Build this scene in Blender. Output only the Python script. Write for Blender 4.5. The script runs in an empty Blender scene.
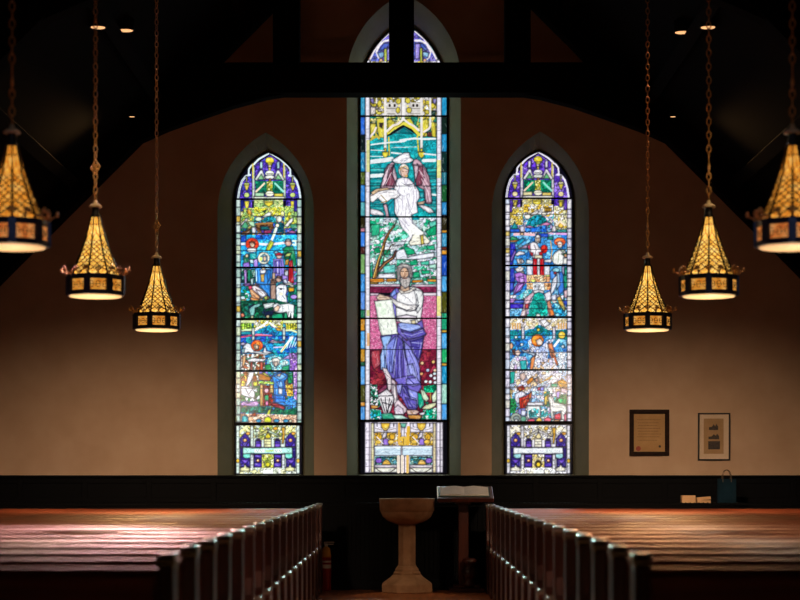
# ---------------------------------------------------------------- stained glass designs
# each window is drawn piece by piece (coloured glass, leads) onto a fine lattice; the lattice becomes the mesh of the glazing
import numpy as np
SS = 4            # lattice samples per unit while drawing (averaged to 2 per unit for the mesh)

def hx(c):
    c = c.lstrip('#')
    return np.array([int(c[i:i+2], 16) / 255.0 for i in (0, 2, 4)])

class Glass:
    def __init__(s, x0, y0, x1, y1, seed):
        s.x0, s.y0, s.x1, s.y1 = x0, y0, x1, y1
        s.w, s.h = int((x1 - x0) * SS), int((y1 - y0) * SS)
        s.a = np.zeros((s.h, s.w, 3)); s.rng = np.random.RandomState(seed)
        s.t = (0, 0, 1.0)
        n = s.rng.rand(s.h // 6 + 2, s.w // 6 + 2)
        yy, xx = np.mgrid[0:s.h, 0:s.w] / 6.0
        iy, ix = yy.astype(int), xx.astype(int); fy, fx = yy - iy, xx - ix
        s.noise = (n[iy, ix]*(1-fy)*(1-fx) + n[iy+1, ix]*fy*(1-fx) + n[iy, ix+1]*(1-fy)*fx + n[iy+1, ix+1]*fy*fx) - .5
    def T(s, x0, y0, sc): s.t = (x0, y0, sc)
    def pts(s, st):
        p = np.array([[float(v) for v in q.split(',')] for q in st.split()]) if isinstance(st, str) else np.array(st, float)
        p = p / s.t[2] + np.array(s.t[:2])
        return (p - np.array([s.x0, s.y0])) * SS
    def box(s, p, pad=0):
        a = np.floor(p.min(0) - pad).astype(int); b = np.ceil(p.max(0) + pad).astype(int) + 1
        a = np.maximum(a, 0); b = np.minimum(b, [s.w, s.h])
        return a, b
    def mask(s, p):
        a, b = s.box(p)
        if (b <= a).any(): return None
        yy, xx = np.mgrid[a[1]:b[1], a[0]:b[0]]; yy = yy + .5; xx = xx + .5
        m = np.zeros(yy.shape, bool); n = len(p)
        for i in range(n):
            xa, ya = p[i]; xb, yb = p[(i+1) % n]
            if ya == yb: continue
            c = (ya > yy) != (yb > yy)
            m ^= c & (xx < (xb - xa) * (yy - ya) / (yb - ya) + xa)
        return slice(a[1], b[1]), slice(a[0], b[0]), m
    def put(s, sl, m, col, k=1.0, mott=.09):
        r = s.a[sl[0], sl[1]]; c = hx(col)[None, :] * (1 + mott * 2 * s.noise[sl[0], sl[1]][m])[:, None]
        r[m] = r[m] * (1 - k) + c * k
    def stroke(s, p, w, col, k=1.0, closed=False):
        n = len(p); h = w * SS / 2
        for i in range(n if closed else n - 1):
            q0, q1 = p[i], p[(i+1) % n]
            a, b = s.box(np.array([q0, q1]), h + 1)
            if (b <= a).any(): continue
            yy, xx = np.mgrid[a[1]:b[1], a[0]:b[0]]; yy = yy + .5; xx = xx + .5
            d = q1 - q0; L = max((d*d).sum(), 1e-9)
            t = np.clip(((xx - q0[0]) * d[0] + (yy - q0[1]) * d[1]) / L, 0, 1)
            m = np.hypot(xx - q0[0] - t*d[0], yy - q0[1] - t*d[1]) <= h
            s.put((slice(a[1], b[1]), slice(a[0], b[0])), m, col, k, .05)
    def P(s, col, st, lead=.5, k=.55, lc='#15131f', mott=.09, shade=.2):         # one piece of glass and the lead round it
        p = s.pts(st); r = s.mask(p)
        if r: s.put(r[:2], r[2], col, 1.0, mott)
        if r and lead and shade:                                         # brushed folds and streaks inside the piece
            ys, xs, mm = r; n = int(min(16, mm.sum() / (SS*SS*7.)))
            if n:
                keep = s.a[ys, xs].copy(); yy, xx = np.nonzero(mm); c0 = np.array([xx.mean(), yy.mean()])
                ev, evec = np.linalg.eigh(np.cov(np.stack([xx, yy])) + np.eye(2)*1e-6); ax = evec[:, 1]; off = np.array([xs.start, ys.start])
                for _ in range(n):
                    i = s.rng.randint(len(xx)); a = (s.rng.rand() - .5) * .9; d = np.array([ax[0]*np.cos(a) - ax[1]*np.sin(a), ax[0]*np.sin(a) + ax[1]*np.cos(a)])
                    q0 = np.array([xx[i], yy[i]]) + off; ln = (2 + 4*s.rng.rand()) * SS / 2; dk = s.rng.rand() < .55
                    bend = np.array([-d[1], d[0]]) * (s.rng.rand()-.5) * ln * .5
                    s.stroke(np.array([q0 - d*ln, q0 + bend, q0 + d*ln]), .45 + .4*s.rng.rand(), '#1a1c30' if dk else '#ffffff', .2 if dk else .22)
                s.a[ys, xs][~mm] = keep[~mm]
        if lead and shade:                                               # painted matting darkens the rim of a piece, the middle stays clear
            s.stroke(p, 2.6, '#101018', shade*.45, True); s.stroke(p, 1.4, '#101018', shade*.6, True)
        if lead: s.stroke(p, lead, lc, k, True)
    def R(s, col, x0, y0, x1, y1, **k): s.P(col, [(x0, y0), (x1, y0), (x1, y1), (x0, y1)], **k)
    def E(s, col, cx, cy, rx, ry=None, n=18, **k):
        ry = ry or rx; k.setdefault('shade', .07); s.P(col, [(cx + rx*np.cos(a), cy + ry*np.sin(a)) for a in np.linspace(0, 2*np.pi, n, False)], **k)
    def L(s, col, w, st, k=1.0): s.stroke(s.pts(st), w, col, k)          # w in final units
    def V(s, pal, st, size, lead=.5, k=.6, asp=1.0):                     # a field of many small pieces
        p = s.pts(st); r = s.mask(p)
        if not r: return
        ys, xs, m = r; cell = size * SS
        H, W = m.shape; ny, nx = int(H/(cell*asp)) + 3, int(W/cell) + 3
        gy, gx = np.mgrid[0:ny, 0:nx]
        sx = (gx - .5 + s.rng.rand(ny, nx)*.9) * cell; sy = (gy - .5 + s.rng.rand(ny, nx)*.9) * cell * asp
        yy, xx = np.mgrid[0:H, 0:W].astype(float); nz = s.noise[ys, xs]; xx = np.clip(xx + nz*cell*1.1, 0, W-1); yy = np.clip(yy + s.noise[::-1, ::-1][ys, xs]*cell*asp*1.1, 0, H-1)
        by, bx = (yy/(cell*asp)).astype(int), (xx/cell).astype(int)
        d1 = np.full((H, W), 1e9); d2 = d1.copy(); idx = np.zeros((H, W), int)
        for oy in (0, 1, 2):
            for ox in (0, 1, 2):
                jy, jx = np.clip(by+oy, 0, ny-1), np.clip(bx+ox, 0, nx-1)
                d = np.hypot(xx - sx[jy, jx], (yy - sy[jy, jx]) / asp)
                c = d < d1
                d2 = np.where(c, d1, np.minimum(d2, d)); idx = np.where(c, jy*nx + jx, idx); d1 = np.where(c, d, d1)
        pick = s.rng.randint(0, len(pal), ny*nx); cols = np.array([hx(c) for c in pal])[pick]
        cols = cols * (1 + .16*(s.rng.rand(ny*nx, 1) - .5))
        o = cols[idx] * (1 + .3*s.noise[ys, xs])[..., None]
        e_ = np.clip((d2 - d1) / (size*SS*.55), 0, 1)[..., None]; o = o * (.84 + .26*e_)
        k = k * .8; o = np.where(((d2 - d1) < lead*SS)[..., None], o*(1-k) + .07*k, o)
        s.a[ys, xs][m] = o[m]
        rr = s.a[ys, xs]; rr[m] = o[m]
    def done(s):
        a = np.clip(s.a * 1.06, 0, 1)
        return a.reshape(s.h//2, 2, s.w//2, 2, 3).mean((1, 3))

def paint_centre():
    g = Glass(359, 20, 449, 476, 5); P, R, E, L, V, T = g.P, g.R, g.E, g.L, g.V, g.T
    T(0, 0, 1)
    R('#101018', 359, 20, 449, 476, lead=0)
    V(['#cfe0dc', '#7fc8b4', '#b8d8d8', '#3aa88a'], '369,216 438,216 438,286 369,286', 5)
    # ---- arch top
    T(354, 20, 8)
    V(['#6c5ec0', '#7f72cf', '#5a63b8', '#8a7fd0', '#4c57a5'], '90,640 110,330 180,190 290,90 390,40 490,90 590,190 660,330 690,640', 5.0)
    P('#1a7f86', '118,245 190,150 205,165 150,248'); P('#1c8f90', '490,62 575,120 560,140 490,90'); P('#17888f', '590,150 662,245 630,250 580,165')
    P('#6a3a1c', '200,140 275,75 285,95 220,155'); P('#1a7f86', '290,70 390,20 485,60 485,90 390,45 290,95')
    E('#d6a33a', 573, 138, 9); E('#b0323c', 210, 138, 9)
    P('#7a3320', '80,330 110,252 150,255 125,330'); P('#12241c', '660,255 690,330 672,330 640,260')
    L('#ddd5da', 1.7, '122,330 160,250 225,155 290,98'); L('#ddd5da', 1.7, '668,330 628,250 560,150 490,92')
    L('#e0d8de', 2.0, '180,255 205,200 245,168 290,160'); L('#e0d8de', 2.0, '490,165 530,165 580,190 612,250'); 
    L('#d8d2da', 1.5, '178,258 195,300 225,325'); L('#d8d2da', 1.5, '614,258 600,300 572,325')
    P('#4f63c0', '200,240 240,185 285,185 270,215 235,240'); P('#4660b8', '590,240 545,185 520,185 545,225 570,245')
    P('#7fa8cf', '190,262 240,255 240,290 210,310'); P('#86b6d8', '550,255 600,262 590,300 552,290')
    P('#9d8ade', '490,190 528,190 520,310 490,310'); P('#8f86d6', '262,240 288,220 288,325 262,325')
    P('#c3cc4a', '242,230 262,230 262,335 242,335'); P('#c3cc4a', '528,225 546,225 546,335 528,335')
    E('#e3a98c', 215, 322, 14); E('#e3a98c', 565, 322, 14)
    # ---- canopy field and sky
    T(354, 95, 8)
    V(['#cfc9c4', '#b9a03a', '#c7b542', '#7d6f2a', '#d8d3d2', '#a9a1a0'], '126,-270 662,-270 662,175 126,175', 2.6, .35)
    R('#c9c3bd', 262, 60, 380, 160, lead=0); R('#c9c3bd', 404, 60, 530, 160, lead=0)
    L('#5a5148', .7, '265,108 330,108'); L('#5a5148', .7, '265,150 330,152'); L('#5a5148', .7, '450,108 528,108'); L('#5a5148', .7, '450,150 528,150')
    for x in (285, 325, 475, 505): E('#2c2622', x, 84, 9, 13, lead=0)
    for x, y, rx, ry in ((160, 80, 20, 16), (205, 70, 18, 30), (165, 122, 18, 14), (200, 145, 24, 14), (355, 50, 22, 24), (352, 122, 18, 26), (432, 45, 22, 24), (440, 122, 22, 24), (590, 60, 22, 18), (628, 85, 22, 22), (585, 135, 18, 18), (635, 140, 16, 18)):
        E('#cdbb38', x, y, rx, ry, n=7)
    for x, y in ((180, 60), (225, 100), (180, 130), (360, 85), (430, 90), (610, 100), (570, 100)): E('#efe07a', x, y, 9, 9, n=6, lead=0)
    P('#8178b8', '128,30 158,30 158,72 140,60'); P('#8178b8', '630,30 662,30 650,75 632,60')
    P('#d8ccc4', '132,95 172,100 172,150 132,160'); P('#1e3a30', '610,130 655,125 650,165 612,160'); 
    # sky
    V(['#1ba0a2', '#18949a', '#23b0b4', '#128389', '#1a9aa6'], '126,350 240,340 300,320 400,255 500,320 540,340 662,330 662,1000 126,1000', 7.5, .4, .4, .55)
    P('#0f7078', '320,305 395,258 465,310')
    V(['#1a7a6a', '#c7b53c', '#2a8f76', '#a8b24a', '#d9cf8a'], '126,175 662,175 662,340 540,330 490,250 395,230 300,300 240,340 126,345', 3.0, .4)
    # gothic tracery
    P('#d3c440', '180,190 250,180 262,345 200,340 185,270'); P('#cbbd3a', '270,200 320,190 330,235 275,270'); P('#d3c440', '415,190 455,190 490,255 440,250')
    P('#cfc03c', '545,200 590,190 600,255 555,330 525,330 530,240'); P('#cfc03c', '612,210 650,220 655,340 620,330'); P('#c9b93e', '128,230 175,225 175,275 130,330')
    P('#3b2a2a', '205,225 232,225 225,265 205,250'); P('#5a2c28', '585,300 620,295 622,335 588,332'); P('#b8d2a8', '300,195 330,190 330,215')
    for q in ('275,300 330,255 395,225', '400,228 470,262 520,318'): L('#d6ca48', 3.2, q)
    L('#ded2cc', 2.2, '262,290 310,245 350,232 388,200 393,120'); L('#ded2cc', 2.0, '405,200 440,228 480,248 520,285')
    L('#6b4e40', .5, '275,300 320,258 360,244 395,215')
    for q in ('128,335 160,300 176,262', '560,295 600,270 610,250'): L('#e2d4d0', 2.0, q)
    L('#b8a642', 2.2, '130,360 180,330 200,345')
    for x in (250, 540): 
        L('#ddd6cf', 2.6, f'{x},30 {x},440'); L('#c6b53c', 1.6, f'{x+28},340 {x+32},480') if x < 300 else L('#c6b53c', 1.6, f'{x-34},330 {x-22},470')
        P('#e3d23a', f'{x-25},455 {x+25},455 {x+22},485 {x},508 {x-22},485'); E('#f0dd4a', x, 440, 10, 14); L('#4b3c28', .5, f'{x-12},330 {x-12},450')
    L('#e2dedb', 3.4, '393,28 393,190'); L('#6e655e', .4, '380,28 380,180')
    L('#d9d4d0', 2.2, '610,30 610,240'); L('#d9d4d0', 1.6, '180,30 180,60')
    # cloud streaks
    for q, w in (('135,398 210,388 300,378 400,372 420,360', 1.5), ('370,362 480,348 560,352 650,350', 2.0), ('135,440 240,445', .8), ('300,462 380,470', 1.6), ('560,470 660,480', 1.6), ('135,535 240,522 300,512', 4.4), ('555,525 650,522', 3.2), ('130,490 230,492', .8), ('300,420 500,415', .6)):
        L('#d9dee0', w, q)
    for q in ('140,410 330,392', '560,366 655,362', '140,552 300,535', '300,480 380,485', '140,470 225,470', '300,395 520,392', '560,420 655,415', '300,440 500,440'): L('#0b5560', .45, q, .8)
    P('#e9e6ea', '305,520 350,490 400,462 440,462 450,500 480,520 450,540 380,552 320,540')
    L('#b9b4c0', .5, '380,520 420,500 440,505')
    # ---- angel
    T(354, 95, 8); P('#c9a2b0', '205,765 225,680 250,590 275,555 305,536 324,548 318,600 322,660 300,700'); P('#7b3f50', '262,720 285,600 305,560 312,590 300,690'); P('#c9a2b0', '468,560 478,520 500,512 530,530 575,590 610,690 612,740 500,700 480,620'); P('#7b3f50', '500,690 498,600 505,550 530,570 560,640 570,720')
    T(354, 165, 8)
    for y, c in ((45, '#27b3b2'), (75, '#128087'), (130, '#1aa0a4'), (185, '#128c90'), (235, '#22adae'), (300, '#128890'), (350, '#1b9ea0')):
        R(c, 128, y-18, 240, y+14, k=.4); R(c, 585, y-18, 662, y+14, k=.4)
    L('#dfe4e4', 3.6, '130,88 230,82'); L('#dfe4e4', 2, '560,230 660,240')
    P('#b98f9c', '275,0 320,0 300,60 340,130 320,185 245,195 205,195 235,90'); P('#7b3f50', '300,20 318,0 300,70 330,130 312,172 255,165 270,90')
    P('#d9b8c4', '235,95 262,30 282,20 262,120 240,165 215,180'); P('#d8b6c0', '318,10 335,60 345,110 330,135 305,70')
    P('#b98f9c', '475,0 545,0 600,90 625,290 615,310 570,305 560,200 500,165'); P('#7b3f50', '520,10 548,10 560,100 540,160 500,165 490,110'); P('#d9b8c4', '480,0 515,10 510,70 490,130 485,60')
    P('#c7a0ac', '560,170 612,170 622,300 575,300'); L('#6d4652', .5, '585,180 595,300'); L('#6d4652', .5, '570,60 605,165')
    P('#1a9098', '520,215 560,215 560,262 520,262'); P('#1590a0', '270,330 330,262 330,400 282,400')
    P('#ede9ee', '350,110 400,95 440,110 480,150 520,210 525,260 500,300 510,380 460,400 470,470 530,520 560,545 560,600 450,600 430,560 380,500 350,420 325,380 325,270 350,240 320,190')
    P('#efe9e9', '128,240 170,205 260,190 340,200 370,240 340,265 300,270 240,310 190,265 150,300 130,290'); P('#d9b68e', '135,220 180,190 262,180 290,195 200,210 150,240')
    P('#e9e3e6', '130,350 190,360 235,385 240,405 150,400 130,390'); P('#e6e0e2', '510,320 560,320 620,350 640,380 600,385 540,345'); 
    P('#caa0ac', '235,320 262,310 280,420 300,500 285,510 262,430'); P('#c9a78a', '505,300 570,285 560,312 515,318')
    for q in ('380,140 410,160 450,150', '345,240 390,290', '400,200 430,280 440,360', '460,190 440,260', '330,300 345,390', '470,330 450,370 480,410', '390,430 420,470', '420,300 410,420', '200,230 260,215 330,225', '180,280 210,250'): L('#8d8894', .55, q, .8)
    L('#5b5560', .8, '400,155 440,160 480,150 490,190'); L('#8a6f3a', .8, '215,240 262,290 215,300'); L('#6f5a54', .6, '130,250 160,235')
    E('#ebe3dc', 398, 42, 42, 52); P('#d8b4a0', '365,25 395,20 435,40 430,85 405,100 380,90'); L('#7a5a4c', .7, '385,52 402,50'); L('#7a5a4c', .7, '412,52 428,52'); L('#a8705c', .6, '395,80 418,82'); E('#c79f5a', 420, 88, 10, 10, lead=0)
    T(354, 165, 8)
    for qq in ('345,120 365,170 350,230', '400,110 415,160 455,180', '430,110 420,150', '360,230 400,250 440,230', '345,270 360,330 350,390', '385,250 390,330 375,400', '425,270 450,340 440,390', '470,180 480,250 470,330', '500,200 500,300', '400,420 430,480 480,520', '440,420 480,470 530,510', '370,440 410,490 450,540', '470,540 490,590', '510,550 530,590'): L('#a9a2b4', .9, qq, .7)
    for qq in ('355,130 340,210', '410,200 420,300', '450,200 455,300', '380,300 385,390', '430,440 500,510'): L('#ffffff', .8, qq, .8)
    for qq in ('240,110 280,20', '255,150 300,60', '225,175 262,110', '530,60 590,160', '540,110 600,230', '520,40 560,90', '585,200 610,290'): L('#efd4dc', .6, qq, .8)
    L('#5a3040', .7, '330,140 345,175'); L('#5a3040', .7, '480,150 495,110'); L('#c79f5a', 1.2, '370,40 380,18 410,10 432,30', .7)
    # ---- trees
    V(['#bfe0d4', '#34b487', '#e0e4e8', '#8fd0bd', '#d9dde6', '#149a6c', '#c9cfe0', '#6fc4ae', '#e3e3ea', '#bcd8e0'], '128,425 330,425 380,500 440,560 450,600 560,600 560,540 520,470 520,425 662,425 662,930 128,930', 4.2, .4, .55, .7)
    P('#15a06a', '570,530 640,480 660,490 655,560 600,570'); P('#2bb080', '135,480 210,470 200,560 140,570'); P('#5ac8ae', '600,460 655,440 660,480 610,500')
    P('#f0ead6', '455,600 470,560 540,520 565,560 610,610 590,630 450,645 440,620'); P('#d0b83c', '530,565 552,560 560,630 540,640'); P('#f3f0ec', '470,470 530,520 560,545 520,560 450,555 430,500', lead=0)
    T(354, 235, 8)
    P('#17a06c', '380,110 420,90 480,120 490,150 440,160 395,145'); P('#0f8d58', '155,110 200,95 215,140 170,150'); P('#107a50', '230,120 290,115 290,160 240,160'); P('#1aa874', '575,90 640,80 650,120 590,115')
    P('#dfe1ea', '330,130 400,110 430,180 500,160 640,140 640,175 520,195 340,195'); P('#18a26e', '445,210 500,195 510,240 450,245'); P('#4cc0a0', '530,215 600,205 600,240 540,240'); P('#17a06c', '470,300 520,290 530,340 475,345'); P('#18a873', '535,285 610,280 605,310 545,312'); P('#69cdc0', '230,250 330,235 330,300 240,305'); P('#e6e4ec', '200,310 330,310 335,345 190,345')
    P('#d9e2e8', '300,60 410,50 400,78 310,85'); P('#a8dcc8', '600,240 660,230 655,270 600,265'); P('#1f9c70', '128,250 150,240 150,340 128,340')
    P('#8c5a2a', '232,60 252,10 285,-40 320,-80 335,-95 325,-70 290,-20 252,60 232,130 200,210 192,270 178,345 148,350 162,280 190,190 218,130'); L('#d9b25a', .8, '232,90 195,200 170,290 156,340'); L('#3e2410', .8, '250,60 240,130 205,220 185,340')
    P('#5d3a30', '190,275 240,215 300,180 330,120 345,130 320,190 250,240 200,300'); L('#a8763e', .7, '205,275 250,225 310,185'); L('#4a2c20', .9, '235,230 232,190 245,165'); L('#4a2c20', .8, '262,140 300,80 330,70')
    # fence
    P('#e08a1e', '122,352 235,348 240,375 130,385'); P('#e59a2c', '262,350 340,350 340,372 262,374'); P('#e08a1e', '465,362 550,360 550,378 465,380'); P('#e59a2c', '585,355 660,352 660,375 585,372'); L('#8b4a12', .6, '130,365 340,362'); P('#b8903c', '128,378 190,380 190,392 128,392')
    P('#2c8f58', '560,335 600,330 600,350'); P('#3a9a60', '620,330 655,330 655,350 620,348')
    P('#dcc3d0', '128,394 370,394 370,412 128,412'); P('#dcc3d0', '460,396 662,396 662,414 460,414')
    V(['#7a2244', '#8a2c50', '#6a1a38'], '128,414 662,414 662,462 128,462', 6, .3, .4); P('#e0d0da', '550,462 662,462 662,486 550,486'); P('#dcc3d0', '128,464 200,466 200,484 128,484')
    V(['#c9608e', '#d4749c', '#bd5684', '#cf6f98', '#d989ab'], '128,486 662,486 662,920 128,920', 1.5, .12, .3)
    # ---- prophet
    T(354, 305, 8)
    V(['#7c1c34', '#8e2a3e', '#6a1630', '#98303a', '#5c1228'], '128,352 662,352 662,900 128,900', 5, .35, .5)
    P('#a83c48', '140,370 205,360 215,470 160,520 140,460'); P('#8a3a54', '200,700 262,640 270,690 200,720')
    T(354, 235, 8)
    P('#7e74cc', '330,425 370,435 350,600 335,670 305,640 300,540 285,480'); P('#6f8bd6', '290,470 330,430 340,470 300,500')
    P('#e9e6e6', '345,470 380,440 470,410 520,430 548,450 556,520 545,600 530,690 440,700 340,690 335,560')
    P('#efe6da', '355,440 385,420 450,430 480,415 495,435 440,462 380,470'); P('#e2e2e0', '480,440 545,450 556,500 545,570 510,620 490,600 500,520')
    P('#cda98c', '375,395 440,395 445,440 400,455 370,440'); 
    P('#8f8784', '340,300 345,250 380,228 430,232 462,262 470,310 460,350 440,330 430,270 395,262 370,300 372,370 345,360'); E('#cfa688', 403, 305, 34, 44); L('#5e4636', .8, '378,292 398,290'); L('#5e4636', .8, '412,292 432,292'); L('#7a5340', .7, '406,300 408,330 398,335')
    P('#b4aca8', '372,340 400,345 440,335 455,350 440,410 410,425 380,405 368,370'); L('#75706e', .5, '395,360 400,410'); L('#75706e', .5, '420,360 418,410'); L('#5a5452', .5, '355,260 350,340'); L('#5a5452', .5, '440,255 460,320'); L('#d9d2cc', .6, '390,240 430,245'); L('#7a4a40', .7, '393,350 425,348')
    P('#cdb29a', '178,500 205,470 250,485 300,500 330,520 300,540 262,535 255,550 235,548 232,525 190,520'); L('#7c6250', .5, '200,500 260,500'); L('#7c6250', .5, '235,530 262,520')
    P('#e6e0dc', '285,490 345,530 430,560 500,560 490,600 420,610 340,570 300,530'); L('#6d6a70', .8, '345,570 420,600 470,590'); L('#8f8c94', .5, '390,480 450,520'); L('#8f8c94', .5, '440,520 470,545'); L('#555560', .7, '500,470 515,540 500,600')
    P('#e4e8dc', '165,530 300,515 350,770 350,800 222,808 205,760'); L('#9aa294', .6, '168,535 228,805'); L('#bcc4b4', .7, '300,520 345,780')
    E('#c8d8c0', 200, 560, 22, 18, lead=0); E('#cfdcc8', 235, 610, 24, 30, lead=0)
    T(354, 305, 8)
    L('#3c3a44', .9, '335,18 380,30 450,50 490,40 520,0'); P('#d9ccd6', '340,92 420,78 500,92 500,112 350,112', k=.9); P('#ece8e4', '350,112 500,110 520,150 460,165 380,150'); P('#d6c89a', '455,125 490,120 495,150 465,155')
    P('#6f62b8', '350,150 420,165 500,150 545,120 560,200 575,240 520,270 440,285 370,250 345,210'); P('#8ea2e0', '350,150 380,140 520,160 545,190 460,215 380,200'); P('#5a4fa8', '380,210 470,225 550,190 578,230 520,262 430,270')
    P('#6a5cb4', '222,245 360,235 420,285 560,250 550,330 530,420 520,470 525,520 535,640 520,655 470,640 380,610 310,590 270,540 215,510 212,400 235,330 210,250'); 
    P('#8fb4e6', '215,260 265,245 300,250 270,330 250,420 260,520 215,515 212,400 235,330'); P('#7a86d4', '262,320 330,250 350,300 320,420 310,540 270,540 255,420')
    P('#5a50a8', '350,245 400,300 380,420 390,600 330,600 320,450'); P('#8a8ad8', '400,290 450,340 500,430 525,500 530,620 470,600 420,440'); P('#4b4298', '450,290 555,260 540,380 515,440 470,380'); P('#9a9fe2', '425,480 470,470 500,560 500,640 440,640'); P('#a9b6d0', '385,265 400,320 410,420 395,330')
    for q in ('240,330 245,500', '290,340 285,530', '330,270 300,420 305,560', '370,300 350,420 350,590', '400,330 395,470 400,600', '430,350 480,450 510,560', '450,330 520,340', '440,290 520,280 560,260', '420,420 450,560 440,640', '370,190 450,215 550,180', '222,250 340,232'): L('#231d5e', .75, q, .85)
    for q in ('255,330 262,480', '312,330 320,450', '415,450 430,560', '460,300 540,310'): L('#b6bdf0', .55, q, .8)
    T(354, 355, 8)
    P('#6d60bc', '320,190 470,160 530,220 540,260 515,300 520,400 495,440 430,430 380,340 340,300 345,220'); P('#8a86da', '420,190 500,180 535,235 470,250 420,230'); P('#4c4494', '385,250 425,250 470,330 450,340 400,300'); P('#8d92de', '430,270 515,300 515,400 460,380'); P('#5b51aa', '410,340 500,360 500,430 440,420'); P('#a3a6e6', '340,240 385,235 370,310 345,300')
    for q in ('350,230 430,240 530,225', '430,180 480,230', '400,240 440,330 500,350', '380,260 390,330', '430,350 470,420'): L('#1e1a58', .75, q, .85)
    P('#e2d2d6', '225,100 262,110 300,180 305,260 275,300 262,200'); P('#d5bfc8', '300,190 330,210 350,350 430,440 400,470 330,430 300,330'); P('#e8dadc', '310,230 330,250 345,360 320,400'); L('#7d6068', .6, '240,140 285,180'); L('#7d6068', .6, '335,220 350,350')
    P('#8c3a5a', '190,290 262,230 262,290 200,310'); P('#e0a9a6', '210,305 262,270 300,300 270,320'); P('#dcd6d8', '185,325 262,275 310,320 320,350 295,440 280,470 240,470 215,400')
    for q in ('215,345 250,460', '250,340 262,460', '285,345 270,460', '300,370 262,460', '195,330 310,325', '225,380 300,400'): L('#15121c', .9, q, .9)
    P('#d9c8d6', '320,430 350,400 390,430 400,475 330,475'); P('#d8b4a6', '420,440 500,440 525,455 500,475 430,478'); L('#8a6a3a', .7, '455,450 470,470'); P('#c4863a', '430,480 540,480 530,512 440,510')
    P('#b7d9c9', '270,480 380,480 440,510 330,512'); P('#2f9a78', '215,470 300,465 330,512 230,512'); V(['#17a88a', '#35b7e0', '#0f8f78', '#9ad8d0', '#1a7a5c', '#d9e4ea'], '128,430 215,440 220,515 128,515', 2.2, .4)
    V(['#dfe6ea', '#17835e', '#0d6448', '#5cb79c', '#e6e6ee', '#243c30'], '130,230 185,240 190,330 215,400 195,420 130,400', 2.0, .4); P('#d08a2a', '135,400 195,405 190,425 140,430')
    P('#13a882', '510,300 555,320 560,400 530,430 515,400'); V(['#12b07a', '#0f9668', '#17c08a', '#0a7a54'], '555,250 660,235 662,300 560,300', 2.6, .4); V(['#12b07a', '#0f9668', '#17c0a0', '#0a7a54', '#bfe0d0'], '555,440 662,420 662,512 540,512', 2.4, .4)
    P('#cfe3c0', '530,275 560,285 600,350 580,375 550,350'); P('#d6e6c4', '620,330 662,270 662,370 630,380'); P('#d9dcae', '540,430 580,395 660,380 650,410 600,435'); L('#a8863a', .9, '612,310 612,360'); P('#e6dfe6', '520,465 570,455 560,480 530,480'); P('#0f9a70', '560,380 600,375 590,395')
    for x, y, c in ((545, 65, '#f2c890'), (635, 55, '#f2c06a'), (540, 150, '#f0b070'), (648, 122, '#f0c8a0'), (590, 122, '#c2d6ee'), (615, 165, '#e6ecf2'), (645, 185, '#e6ecf2'), (575, 212, '#eef0f0'), (610, 215, '#e9eef2'), (645, 150, '#cfe4e4'), (650, 220, '#dfe8ec')): E(c, x, y, 15, 14, n=6)
    T(354, 305, 8)
    for qq in ('225,330 232,420 222,500', '275,270 262,330 270,420', '345,260 325,340 330,450 322,560', '365,330 362,450 372,590', '395,360 410,470 420,590', '455,380 490,470 500,600', '470,300 540,300 520,400', '360,180 430,200 530,170', '380,225 460,245 550,215'): L('#c3c8f4', .7, qq, .55)
    # ---- base panel
    T(354, 410, 8)
    R('#e4d8e2', 60, 80, 745, 500, lead=0); R('#0a0a10', 40, 80, 88, 530, lead=0); R('#0a0a10', 712, 80, 760, 530, lead=0)
    for x in (88, 148): R('#e6dcea', x, 100, x+36, 500)
    R('#e2d6a0', 138, 105, 160, 500); R('#e2cfa0', 632, 105, 654, 500); R('#e6dcea', 662, 100, 690, 500); R('#dfd6de', 690, 100, 710, 500)
    for y in (175, 240, 300, 355, 400, 450): L('#4b424c', .4, f'88,{y} 160,{y}', .7); L('#4b424c', .4, f'640,{y} 708,{y}', .7)
    V(['#d7a93a', '#c8921f', '#e0cdb4', '#dccfd6', '#e2be5a'], '162,180 630,180 630,285 162,285', 2.4, .4)
    for cx in (252, 540):
        R('#dfd8e4', cx-90, 105, cx+92, 178); P('#e0b23a', f'{cx-36},105 {cx+36},105 {cx+30},140 {cx+10},165 {cx-12},165 {cx-32},140'); E('#f0cf5a', cx, 130, 10, 14, lead=0)
        L('#1c1418', .8, f'{cx-68},110 {cx-66},130'); L('#1c1418', .8, f'{cx+66},110 {cx+66},130'); L('#5a4030', .5, f'{cx-80},148 {cx-30},160'); L('#5a4030', .5, f'{cx+30},160 {cx+80},148')
        P('#e9dfe8', f'{cx-12},180 {cx+12},180 {cx+5},215 {cx-40},235 {cx-30},215'); P('#9a74d8', f'{cx-20},240 {cx+2},225 {cx+24},240 {cx+24},280 {cx-20},280')
        for dx in (-50, 52): 
            E('#d9a52e', cx+dx, 215, 24, 26, n=7); E('#e6bd4c', cx+dx-8, 255, 26, 18, n=7); E('#7a4a14', cx+dx+6, 238, 7, 7, lead=0)
        L('#e6dde0', 1.0, f'{cx-70},215 {cx-40},245 {cx-20},270')
    L('#d8a94a', 2.4, '362,110 362,270'); L('#d9aa3a', 3.2, '436,140 430,270'); P('#e8e2ec', '378,130 402,130 402,215 378,215'); L('#d9b24a', 3, '380,225 410,225 405,275 380,275'); L('#7a5a2a', .5, '395,230 395,275'); P('#6ab8a0', '368,105 422,105 410,140 385,140')
    for x0, x1 in ((166, 376), (386, 626)):
        R('#c4d6e2', x0, 288, x1, 365); L('#e0e6ee', 1.4, f'{x0+6},300 {x1-6},298'); L('#8fa8ba', .5, f'{x0+10},322 {(x0+x1)//2},316 {x1-10},322', .8); L('#9db4c4', .5, f'{x0+10},345 {x1-10},342', .8)
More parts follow.
